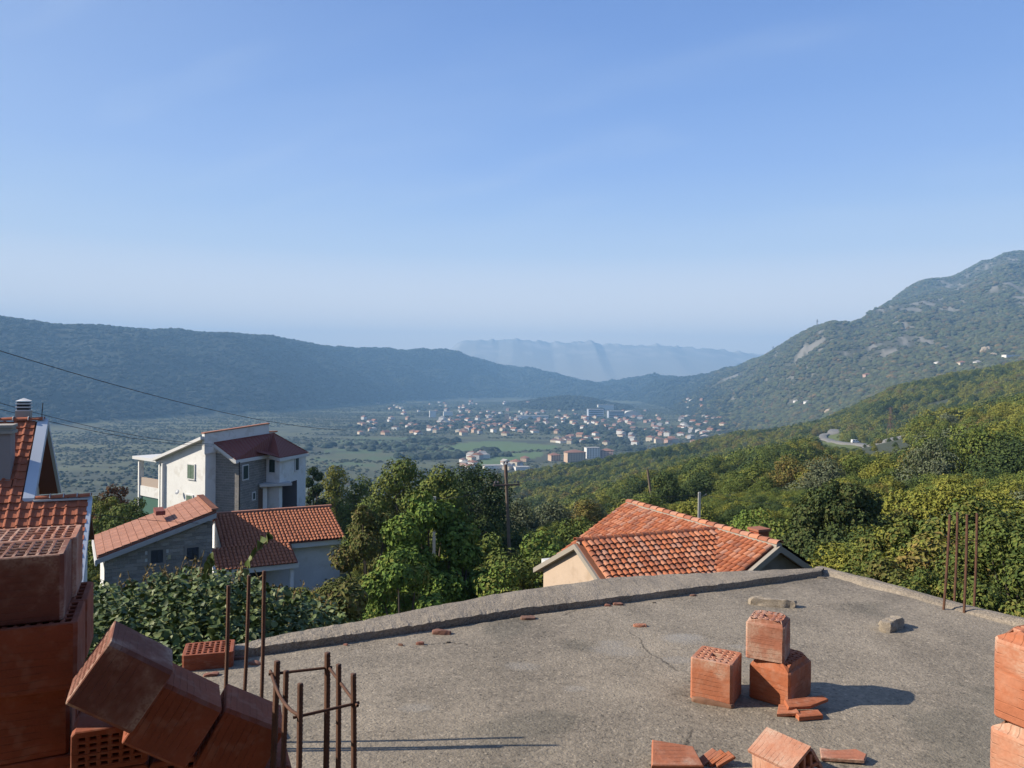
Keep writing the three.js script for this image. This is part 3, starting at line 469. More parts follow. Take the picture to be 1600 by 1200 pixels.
// the tall stack on the left: five courses, two bricks deep
const ord = ['bottom', 'second', 'middle', 'fourth', 'top'];
{
  const R = rng(12), edgeU = { 4: 100, 3: 121, 2: 109, 1: 117, 0: 112 }, yw = 0.42;
  for (let k = 0; k < 5; k++) {
    const c = atDepth(edgeU[k], 581 + (EYE - 0.19 * (k + 1)) / 2.18 * FPX, 2.18 + (k === 3 ? -0.01 : 0)), yaw = yw + [0.02, -0.02, 0.03, 0.0, 0.015][k];
    const ax = V(Math.cos(yaw), 0, -Math.sin(yaw)), az = V(Math.sin(yaw), 0, Math.cos(yaw));
    for (let q = 0; q < 2; q++) {
      const p = c.clone().addScaledVector(ax, -0.125 + (q ? (k === 4 ? 0.012 : 0.004) : 0)).addScaledVector(az, -0.1175 - 0.237 * q).setY(0.19 * k + 0.001);
      brick(R() < 0.5 ? wallBrick : wallBrick2, q === 0 ? (k === 4 ? clayDusty : clayRed) : (k === 4 ? clay[1] : clayRed), p, yaw, q ? `${ord[k]} hollow brick in the rear column of the tall brick stack` : k === 4 ? 'dust-streaked hollow brick crowning the front of the tall brick stack' : `${ord[k]} dark red hollow brick, front column of the tall stack`, 'bricks of the tall stack');
    }
  }
}
// the prop stack beside it, bricks on their sides with the holes towards the terrace, and three bricks toppled on it
{
  const side = brickGeo(0.19, 0.19, 0.24, 6, 8, { seed: 6, core: false }).rotateX(Math.PI / 2).translate(0, 0.095, -0.12), flat = brickGeo(0.19, 0.115, 0.24, 6, 5, { seed: 2, core: false }).rotateX(Math.PI / 2).translate(0, 0.0575, -0.12);
  const yaw = 0.40, e = V(Math.cos(yaw), 0, -Math.sin(yaw)), o = V(-1.13, 0, -2.20);
  const cols = [[0.0, [side, side, flat]], [0.193, [side, side]], [0.386, [side, flat]]];
  cols.forEach(([dx, list], c) => { let y = 0.001; list.forEach((g, k) => { const p = o.clone().addScaledVector(e, dx); p.y = y; brick(g, clayRed, p, yaw, `${['lowest', 'second', 'third'][k]} side-laid brick in the ${['tallest', 'middle', 'shortest'][c]} prop pile under toppled bricks`, 'prop bricks with holes showing'); y += g === side ? 0.191 : 0.116; }); });
  const face = [[188, 1076, 1.98, 'upper'], [270, 1136, 2.06, 'middle'], [374, 1172, 2.16, 'lower']];
  face.forEach(([u, v, D, w], k) => {
    const yw = [0.42, 0.40, 0.34][k], ro = [-0.60, -0.575, -0.50][k], p = atDepth(u, v, D), q = new THREE.Quaternion().setFromEuler(new THREE.Euler(0, yw, ro, 'YXZ'));
    // the holes run along the row, so its open ends show in the gaps between the bricks
    const g = leanBrick.clone().rotateZ(-Math.PI / 2).translate(-0.094, 0, -0.10);
    const m = top('hollow_brick', g, k === 0 ? clayDusty : clayRed, `${w} brick of the three toppled red bricks leaning beside the stack`, 'brick', 'three toppled bricks'); m.position.copy(p); m.quaternion.copy(q); m.scale.setScalar(0.96);
  });
  // bricks lying behind
  brick(wallBrick2, clayRed, onLevel(312, 1050, 0).add(V(0, 0.001, -0.12)), 0.30, 'red brick lying on its side by the kerb behind the rebars', undefined).scale.set(0.95, 0.42, 0.8);
  const b2 = brick(wallBrick, clayRed, V(-1.52, 0.001, -3.1), 0.5, 'red brick standing in the gap behind the tall stack', undefined); b2.scale.set(0.9, 1.6, 0.9);
}
// the two courses at the right-hand edge: end of another wall
{
  const g = brickGeo(0.25, 0.235, 0.188, 7, 7, { seed: 11, chip: 0.05, diamond: true }), far_ = atDepth(1550, 1000, 1.63), yaw = 0.40;
  for (let k = 0; k < 5; k++) { const yw = yaw + 0.03 * (k % 2), p = far_.clone().addScaledVector(V(Math.cos(yw), 0, -Math.sin(yw)), 0.125 - 0.008 * (k % 2)).addScaledVector(V(Math.sin(yw), 0, Math.cos(yw)), 0.1175).setY(0.19 * k + 0.001); brick(g, k === 4 ? clay[0] : clay[3], p, yw, k === 4 ? 'orange hollow brick topping the short brick pier, open holes above' : `${['lowest', 'second', 'third', 'whitewash-smeared fourth'][k]} brick of the short orange brick pier`, 'bricks of the short pier'); }
}
// three cubes on the terrace
const P1 = onLevel(1143, 1108, 0), P2 = onLevel(1215, 1112, 0);
{
  const put = (u, v, yw, y, a = 0.095, e = a) => { const c = onLevel(u, v, y); let best = null; for (const i of [-a, a]) for (const j of [-e, e]) { const x = i * Math.cos(yw) + j * Math.sin(yw), z = -i * Math.sin(yw) + j * Math.cos(yw); if (!best || z > best[1]) best = [x, z]; } return c.add(V(-best[0], 0, -best[1])); };
  brick(cubeBrick, clay[0], put(1143, 1106, -0.52, 0.002), -0.52, 'orange hollow brick standing alone at the foot of the small brick pile', undefined);
  brick(cubeChip, clay[2], put(1234, 1109, -0.74 + Math.PI / 2, 0.002, 0.125, 0.0975), -0.74 + Math.PI / 2, 'chipped orange hollow brick carrying another on its top', undefined);
  brick(cubeWorn, clay[1], put(1228, 1040, -0.50, 0.19), -0.50, 'pinkish hollow brick perched on top of the small brick pile', undefined).scale.set(0.9, 0.97, 0.9);
}
// shards, broken brick, lumps of concrete
function shard(name, pts, thick, mat, pos, euler, label, category = 'rubble', group) {
  const s = new THREE.Shape(); pts.forEach(([x, y], k) => k ? s.lineTo(x, y) : s.moveTo(x, y)); s.closePath();
  const g = new THREE.ExtrudeGeometry(s, { depth: thick, bevelEnabled: true, bevelThickness: thick * 0.18, bevelSize: thick * 0.2, bevelSegments: 1, steps: 1 }).rotateX(-Math.PI / 2);
  const o = top(name, g, mat, label, category, group); o.position.copy(pos); o.rotation.order = 'YXZ'; o.rotation.set(...euler); return o;
}
function lump(name, w, h, d, mat, pos, turn, label, seed, category = 'rubble', group) {
  const g = new THREE.BoxGeometry(w, h, d, 14, 5, 6), p = g.attributes.position; for (let k = 0; k < p.count; k++) { let x = p.getX(k), y = p.getY(k), z = p.getZ(k); const ex = Math.abs(x) / (w / 2), ez = Math.abs(z) / (d / 2), ey = y / (h / 2), q = 0.30 * h, n = (f, s2) => fbm(x * f + seed * 3.1, z * f + y * f * 1.3 + seed, 3, s2) - 0.5;
    const cut = Math.max(0, ex + ez - 1.35) * 0.35 + Math.max(0, ex + Math.max(0, ey) - 1.5) * 0.25; x *= 1 - cut * 0.5; z *= 1 - cut * 0.6 - 0.28 * Math.max(0, ey) * hash2(seed, 3, 1); p.setXYZ(k, x + q * 1.5 * n(26, 1), y + (y > -h * 0.4 ? q * 2.6 * n(22, 2) - h * 0.5 * Math.max(0, ex - 0.55) * (x > 0 ? hash2(seed, 1, 1) : hash2(seed, 2, 1)) : 0), z + q * 2.0 * n(24, 3)); }
  g.computeVertexNormals(); const o = top(name, g.translate(0, h / 2 - 0.004, 0), mat, label, category, group); o.position.copy(pos); o.rotation.y = turn; return o;
}
const lumpMat = new THREE.MeshStandardMaterial({ map: rep(rawConcrete, 0.5), color: lin(1.5, 1.5, 1.5), bumpMap: rep(gritBump, 0.6), bumpScale: 0.005, roughness: 0.95 });
{
  lump('plank_offcut', 0.19, 0.022, 0.035, std([0.20, 0.105, 0.065], 0.95), onLevel(1113, 1100, 0), -0.42, 'weathered brown splinter of wood against the lone brick', 3, 'wood');
  shard('brick_shard', [[-0.02, -0.035], [0.07, -0.02], [0.05, 0.03], [-0.01, 0.03]], 0.012, clay[0], onLevel(1222, 1116, 0).add(V(0, 0.012, 0)), [0.25, -0.3, 0.1], 'small wedge of broken brick in front of the chipped brick');
  shard('brick_shard', [[-0.10, -0.02], [0.0, -0.03], [0.11, -0.005], [0.10, 0.02], [-0.09, 0.025]], 0.012, clay[2], onLevel(1258, 1112, 0).add(V(0, 0.035, 0)), [0.30, 0.28, 0.02], 'long flake of brick tilted against the chipped brick');
  shard('brick_shard', [[-0.06, -0.03], [0.05, -0.03], [0.06, 0.015], [-0.05, 0.03]], 0.016, clay[2], onLevel(1262, 1121, 0).add(V(0, 0.004, 0)), [0, 0.22, 0], 'flat brick fragment lying below the tilted flake');
  // the broken brick: a half shell with its webs
  const bb = thing('broken_brick', 'pale orange broken hollow brick lying open on the terrace', 'brick', onLevel(1232, 1215, 0), 0.62);
  const w = 0.012, mk = (a, b, len, z0, skew) => { const s = new THREE.Shape(); s.moveTo(0, 0); s.lineTo(Math.hypot(b[0] - a[0], b[1] - a[1]), 0); s.lineTo(Math.hypot(b[0] - a[0], b[1] - a[1]), w); s.lineTo(0, w); s.closePath(); const g = new THREE.ExtrudeGeometry(s, { depth: len, bevelEnabled: false }); const p = g.attributes.position; for (let k = 0; k < p.count; k++) if (p.getZ(k) < 0.001) p.setZ(k, p.getZ(k) - skew * p.getX(k) * 2 + 0.03 * vnoise(p.getX(k) * 60, 3, 2)); g.computeVertexNormals(); return g.rotateZ(Math.atan2(b[1] - a[1], b[0] - a[0])).translate(a[0], a[1], z0); };
  part('shell', merge([mk([-0.085, 0.07], [0.035, 0.125], 0.19, -0.12, 0.1), mk([0.035, 0.115], [0.10, 0.03], 0.16, -0.09, -0.2), mk([-0.095, 0.0], [-0.085, 0.075], 0.15, -0.08, 0.2), mk([-0.09, 0.002], [0.10, 0.002], 0.14, -0.07, 0)]), clay[3], bb);
  for (const [a, b] of [[[-0.045, 0.01], [-0.04, 0.085]], [[0.0, 0.01], [0.0, 0.105]], [[0.045, 0.01], [0.04, 0.105]], [[-0.085, 0.045], [0.085, 0.055]]]) part('web', mk(a, b, 0.13, -0.06, 0.15), clay[0], bb);
  shard('brick_shard', [[-0.08, -0.025], [0.07, -0.035], [0.09, 0.0], [0.06, 0.03], [-0.02, 0.02], [-0.07, 0.035]], 0.011, clay[1], onLevel(1315, 1187, 0).add(V(0, 0.012, 0)), [0.16, -0.12, 0.06], 'flat brick shard casting its own shadow beside the broken brick');
  shard('brick_shard', [[-0.10, -0.06], [0.09, -0.06], [0.085, 0.04], [-0.06, 0.075]], 0.02, clay[0], onLevel(1052, 1198, 0).add(V(0, 0.03, 0)), [0.22, 0.1, -0.05], 'broad broken brick plate lying near the terrace front');
  for (let k = 0; k < 3; k++) shard('brick_shard', [[-0.035, -0.012], [0.04, -0.014], [0.034, 0.014], [-0.03, 0.016]], 0.012, clay[(k + 1) % 3], onLevel(1107 + 12 * k, 1192 + 2 * k, 0).add(V(0, 0.018, 0)), [0.4, 0.6 - 0.1 * k, 0.5], 'small brick chip heaped at the edge of the broad brick plate', 'rubble', 'brick chips beside the broad plate');
  lump('concrete_lump', 0.30, 0.045, 0.075, lumpMat, onLevel(1207, 945, 0), -0.22, 'long pale lump of concrete lying beyond the brick pile', 5);
  lump('concrete_lump', 0.21, 0.062, 0.085, lumpMat, onLevel(1392, 982, 0), 0.72, 'short concrete block lying askew on the open terrace', 8);
  const bits = [[1083, 931, 0.05, 0], [966, 945, 0.075, 0], [950, 947, 0.05, 0], [825, 967, 0.10, 0], [690, 989, 0.12, 0], [1000, 979, 0.09, 2], [1284, 904, 0.075, 4], [1380, 920, 0.03, 4], [656, 1006, 0.05, 0], [370, 1030, 0.09, 0], [398, 1038, 0.07, 0], [330, 1056, 0.08, 1], [626, 1008, 0.03, 0], [1022, 942, 0.03, 4], [540, 1008, 0.03, 0], [700, 1004, 0.03, 4]];
  bits.forEach(([u, v, s, m], k) => lump('debris', s * 0.9, 0.008 + s * 0.12, s * (0.3 + 0.25 * hash2(k, 2, 2)), m === 4 ? concreteMat : m === 2 ? clay[0] : std([0.16 + 0.02 * (k % 3), 0.085, 0.06], 0.95), onLevel(u, v, 0), 0.5 * Math.sin(k * 3.1), m === 4 ? 'small grey crumb of concrete lying on the terrace' : m === 2 ? 'thin orange brick sliver lying alone on the terrace' : 'brown brick scrap strewn on the terrace near the kerb', 20 + k, 'rubble', m === 4 ? 'concrete crumbs on the terrace' : 'brick scraps near the kerb'));
}
// ---------- reinforcing bars ----------
const rustMap = texture(256, (a, b, i, j) => { const n = tfbm(a, b, 8, 4, 3), g = hash2(i, j, 3); return [0.085 + 0.08 * (n - 0.5) + 0.02 * g, 0.040 + 0.04 * (n - 0.5) + 0.008 * g, 0.026 + 0.016 * (n - 0.5)]; });
const rust = new THREE.MeshStandardMaterial({ map: rep(rustMap, 1, 1), roughness: 0.85, metalness: 0.15 });
function barGeo(a, b, r = 0.0072) {                    // ribbed bar with a slight bow
  const len = a.distanceTo(b), n = Math.max(8, Math.round(len / 0.0055)), seg = 7, P = [], I = [], U = [], d = b.clone().sub(a).normalize(), s = V(1, 0, 0).cross(d).normalize(), t = d.clone().cross(s);
  for (let k = 0; k <= n; k++) { const q = a.clone().lerp(b, k / n), bow = 0.004 * Math.sin(k / n * 3.1); for (let i = 0; i <= seg; i++) { const an = i / seg * 6.2832, rr = r * (1 + 0.11 * (((k + Math.round(i / seg * 2)) % 2) ? 1 : -0.4)); P.push(q.x + (s.x * Math.cos(an) + t.x * Math.sin(an)) * rr + bow, q.y + (s.y * Math.cos(an) + t.y * Math.sin(an)) * rr, q.z + (s.z * Math.cos(an) + t.z * Math.sin(an)) * rr); U.push(i / seg * 0.3, k / n * len * 4); if (k && i) { const z = k * (seg + 1) + i; I.push(z - seg - 2, z - seg - 1, z - 1, z - seg - 1, z, z - 1); } } }
  const c = P.length / 3; P.push(b.x, b.y, b.z); U.push(0, 0); for (let i = 0; i < seg; i++) I.push(n * (seg + 1) + i, n * (seg + 1) + i + 1, c);
  const g = new THREE.BufferGeometry(); g.setAttribute('position', new THREE.Float32BufferAttribute(P, 3)); g.setAttribute('uv', new THREE.Float32BufferAttribute(U, 2)); g.setIndex(I); g.computeVertexNormals(); return g;
}
{
  [[357, 915, 2.98, 1], [389, 899, 3.06, 2], [412.5, 892, 3.0, 0]].forEach(([u, v, D, k]) => { const t = atDepth(u, v, D), f = V(t.x - 0.012 - 0.004 * k, -0.02, t.z + 0.006 * k); top('rebar', barGeo(f, t), rust, ['rusty bar nearest the rebar cage, tallest of the three upright rebars', 'rusty bar furthest from the cage, shortest of the three upright rebars', 'middle rusty bar of the three upright rebars behind the toppled bricks'][k], 'rebar', 'three upright rebars'); });
  const yS = 0.62, cage = thing('rebar_cage', 'rusty rebar column cage of six bars with a bent stirrup', 'rebar', [0, 0, 0]), c = { fl: onLevel(464, 1120, yS), bl: onLevel(425, 1053, yS), br: onLevel(514, 1043, yS), fr: onLevel(556, 1099, yS) };
  const tops = [[433, 1033, c.bl], [447, 1048, c.bl.clone().lerp(c.fl, 0.38)], [469, 1068, c.fl], [511.5, 1020, c.br], [529, 1038, c.br.clone().lerp(c.fr, 0.45)], [552, 1053, c.fr]];
  tops.forEach(([u, v, p], k) => { const q = atDepth(u, v, -p.z), d = q.clone().sub(p); const f = V(p.x - 0.014 + 0.004 * (k % 3), -0.02, p.z); part('bar', barGeo(f, q, k === 3 || k === 0 ? 0.0085 : 0.0072), rust, cage); });
  part('stirrup', merge([[c.bl, c.br], [c.br, c.fr], [c.fl, c.fr]].map(([a, b]) => tube([a.clone().lerp(b, -0.06), b.clone().lerp(a, -0.06)], 0.0042, 6)).concat([tube([c.bl.clone().lerp(c.fl, -0.08), c.bl.clone().lerp(c.fl, 0.45).add(V(-0.006, -0.012, 0)), c.fl.clone().lerp(c.bl, 0.08), c.fl.clone().lerp(c.fr, 0.08)], 0.0045, 6)])), rust, cage);
  const st = thing('rebar_starter', 'four tall rusty starter bars rising at the terrace corner edge', 'rebar', [0, 0, 0]);
  const list = [[1484, 804, 1474, 953], [1496, 800, 1491, 940], [1511, 804, 1506, 958], [1526.5, 802, 1522, 945]].map(([u, v, fu, fv]) => { const f = onLevel(fu, fv, 0.0), D = -f.z; return [f.setY(-0.02), atDepth(u, v, D)]; });
  list.forEach(([f, t]) => part('bar', barGeo(f, t, 0.0078), rust, st));
  part('tie_wire', merge([[0, 1], [1, 3], [3, 2], [2, 0]].map(([a, b]) => tube([list[a][0].clone().lerp(list[a][1], 0.71), list[b][0].clone().lerp(list[b][1], 0.71)], 0.0016, 4))), rust, st);
}

// ---------- houses ----------
const plasterMap = (seed, c, dirt) => texture(512, (a, b, i, j) => { const n = tfbm(a, b, 4, 4, seed), f = tfbm(a, b, 30, 3, seed + 2), s = sstep(0.58, 0.8, tfbm(a, b, 7, 4, seed + 5)) * dirt, t = 0.92 + 0.14 * (n - 0.5) + 0.08 * (f - 0.5); return c.map((v, k) => mix(v * t, v * [0.62, 0.58, 0.52][k], s)); });
const whiteWall = new THREE.MeshStandardMaterial({ map: rep(plasterMap(3, [0.68, 0.68, 0.66], 0.4), 0.3), roughness: 0.92, side: THREE.DoubleSide });
const brightWall = new THREE.MeshStandardMaterial({ map: rep(plasterMap(21, [0.80, 0.80, 0.80], 0.25), 0.3), roughness: 0.92, side: THREE.DoubleSide });
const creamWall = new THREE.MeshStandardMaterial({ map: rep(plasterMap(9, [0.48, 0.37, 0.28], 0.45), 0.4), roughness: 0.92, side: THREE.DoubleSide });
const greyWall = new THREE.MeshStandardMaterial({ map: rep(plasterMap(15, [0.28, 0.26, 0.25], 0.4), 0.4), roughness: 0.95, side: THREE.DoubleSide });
const whiteTrim = std([0.55, 0.55, 0.54], 0.8), dullTrim = std([0.27, 0.24, 0.20], 0.92), paleTrim = std([0.42, 0.41, 0.39], 0.85), mortar = std([0.30, 0.27, 0.23], 0.95), darkGap = std([0.02, 0.02, 0.022], 0.9), greenShutter = std([0.025, 0.075, 0.042], 0.7), darkGreen = std([0.014, 0.032, 0.022], 0.7), brownWood = std([0.09, 0.05, 0.03], 0.85);
const glassDark = new THREE.MeshPhysicalMaterial({ color: lin(0.012, 0.014, 0.018), roughness: 0.12 });
const tileTex = texture(256, (a, b, i, j) => { const n = tfbm(a, b, 4, 4, 5), f = hash2(i, j, 3), s = sstep(0.56, 0.78, tfbm(a, b, 6, 4, 8)); const t = 0.85 + 0.4 * (n - 0.5) + 0.1 * (f - 0.5); return [mix(t, 0.62, s * 0.5), mix(t, 0.78, s * 0.5), mix(t, 0.9, s * 0.5)]; });
const tileMat = (list) => list.map((c, k) => { const t = rep(tileTex, 1.7); t.offset.set(k * 0.23, k * 0.37); return new THREE.MeshStandardMaterial({ map: t, color: lin(...c), roughness: 0.85, side: THREE.DoubleSide }); });
const terracotta = tileMat([[0.44, 0.135, 0.055], [0.50, 0.165, 0.07], [0.38, 0.115, 0.05], [0.52, 0.21, 0.11], [0.46, 0.15, 0.06], [0.33, 0.12, 0.065], [0.46, 0.22, 0.14]]);
const pressed = tileMat([[0.40, 0.105, 0.042], [0.44, 0.12, 0.05], [0.36, 0.095, 0.04]]);
const maroon = tileMat([[0.17, 0.040, 0.028], [0.20, 0.048, 0.032]]), rosy = tileMat([[0.36, 0.155, 0.095], [0.39, 0.17, 0.105], [0.33, 0.14, 0.085]]), brickRed = tileMat([[0.36, 0.12, 0.055], [0.40, 0.135, 0.06]]);
// barrel tile lying along +z (down the slope), x across, from z = 0
function barrelGeo(r = 0.1, len = 0.27, rise = 0.045, seg = 6) {
  const P = [], I = []; const th = 0.012;
  for (const [k, q] of [[0, 0], [1, 0], [1, 1], [0, 1]].entries()) { const z = q[0] * len, rr = (r * (q[0] ? 1 : 0.86)) - q[1] * th; for (let i = 0; i <= seg; i++) { const a = Math.PI * i / seg; P.push(-Math.cos(a) * rr, Math.sin(a) * rr * 0.8 + (q[0] ? rise : 0.012), z); } }
  const s = seg + 1; for (let k = 0; k < 3; k++) for (let i = 0; i < seg; i++) { const a = k * s + i; I.push(a, a + s, a + 1, a + 1, a + s, a + s + 1); }
  const g = new THREE.BufferGeometry(); g.setAttribute('position', new THREE.Float32BufferAttribute(P, 3)); g.setIndex(I); const n = g.toNonIndexed(), uv = [], p = n.attributes.position; for (let k = 0; k < p.count; k++) uv.push(p.getX(k), p.getZ(k)); n.setAttribute('uv', new THREE.Float32BufferAttribute(uv, 2)); n.computeVertexNormals(); return n;
}
// pressed interlocking tile: flat pan with a roll at one side and a raised lower edge
function pressedGeo(w = 0.3, len = 0.36) {
  const prof = [[-0.5, 0.0], [-0.42, 0.036], [-0.30, 0.044], [-0.2, 0.026], [-0.1, 0.004], [0.12, 0.0], [0.32, 0.002], [0.5, 0.008]], P = [], I = [], rowsZ = [[0, 0], [1, 0.034], [1.0, 0.008]];
  for (const [f, l] of rowsZ) for (const [x, y] of prof) P.push(x * w * 1.02, y + l, f * len);
  const s = prof.length; for (let k = 0; k < 2; k++) for (let i = 0; i < s - 1; i++) { const a = k * s + i; I.push(a, a + s, a + 1, a + 1, a + s, a + s + 1); }
  const g = new THREE.BufferGeometry(); g.setAttribute('position', new THREE.Float32BufferAttribute(P, 3)); g.setIndex(I); const n = g.toNonIndexed(), uv = [], p = n.attributes.position; for (let k = 0; k < p.count; k++) uv.push(p.getX(k), p.getZ(k)); n.setAttribute('uv', new THREE.Float32BufferAttribute(uv, 2)); n.computeVertexNormals(); return n;
}
const barrel = barrelGeo(), pressedTile = pressedGeo();
// lay tiles on a slope: origin at the upper left corner, unit vectors across and down (local to parent)
function layTiles({ parent, o, across, down, n, rows, mod, exp, geo, mats, seed, keep, single = true, name = 'tile', scale = 1 }) {
  const R = rng(seed), nrm = down.clone().cross(across).normalize(), M = new THREE.Matrix4(), acc = mats.map(() => []); let made = 0;
  if (nrm.y < 0) nrm.negate();
  const xAx = across.clone(), zAx = down.clone();
  for (let j = 0; j < rows; j++) for (let i = 0; i < n; i++) {
    const p = o.clone().addScaledVector(across, (i + 0.5) * mod).addScaledVector(down, j * exp); if (keep && !keep(p, i, j)) continue;
    p.addScaledVector(across, (R() - 0.5) * mod * 0.08).addScaledVector(down, (R() - 0.5) * exp * 0.12);
    const tw = (R() - 0.5) * 0.05; M.makeBasis(xAx.clone().addScaledVector(zAx, tw).multiplyScalar(scale), nrm.clone().multiplyScalar(scale), zAx.clone().addScaledVector(xAx, -tw).multiplyScalar(scale)).setPosition(p);
    const w = Math.floor(R() * mats.length);
    if (single) { const m = part(name, geo, mats[w], parent); m.applyMatrix4(M); } else acc[w].push(geo.clone().applyMatrix4(M)); made++;
  }
  if (!single) acc.forEach((l, k) => { if (l.length) { const m = part(name + '_field', merge(l), mats[k], parent); m.userData.kind = 'stuff'; } });
  return made;
}
function capRow(parent, a, b, mat, step = 0.3, r = 0.13, name = 'ridge_tile', endMat) {
  const d = b.clone().sub(a), len = d.length(), n = Math.round(len / step); d.normalize(); const across = V(0, 1, 0).cross(d).normalize(), up = d.clone().cross(across), g = barrelGeo(r, step * 1.12, 0.03), M = new THREE.Matrix4();
  for (let k = 0; k < n; k++) { M.makeBasis(across, up, d).setPosition(a.clone().addScaledVector(d, k * len / n).addScaledVector(up, -0.02)); const m = part(name, g, Array.isArray(mat) ? mat[k % mat.length] : mat, parent); m.applyMatrix4(M); if (endMat) part('cap_band', tube([0, 1, 2, 3, 4].map((q) => { const an = Math.PI * q / 4; return V(-Math.cos(an) * r * 1.06, Math.sin(an) * r * 0.86 + 0.03, step * 1.06); }), 0.016, 5), endMat, m); }
}
function windowPart(parent, w, h, pos, ry, { frame = whiteTrim, fill = greenShutter, slats = true, fw = 0.09, slatMat } = {}) {
  const g = new THREE.Group(); g.name = 'window'; g.position.copy(pos); g.rotation.y = ry; parent.add(g);
  part('frame', merge([box(w + 2 * fw, fw, 0.08, 0, h / 2 + fw / 2, 0.02), box(w + 2 * fw, fw, 0.10, 0, -h / 2 - fw / 2, 0.03), box(fw, h, 0.08, -w / 2 - fw / 2, 0, 0.02), box(fw, h, 0.08, w / 2 + fw / 2, 0, 0.02)]), frame, g);
  part('pane', box(w, h, 0.02, 0, 0, 0.012), slats ? darkGap : glassDark, g);
  if (slats) for (const s of [-1, 1]) { const n = Math.max(5, Math.round(h / 0.1)); part('shutter', merge([...Array(n)].map((_, k) => box(w / 2 - 0.05, h / n * 0.82, 0.018, s * w / 4, -h / 2 + (k + 0.5) * h / n, 0.045, 0, -0.35)).concat([box(0.035, h, 0.03, s * (w / 2 - 0.018), 0, 0.045), box(0.03, h, 0.03, s * 0.017, 0, 0.045)])), fill, g); }
  return g;
}
const turnOf = (bx, bD) => Math.atan2(bD, bx);

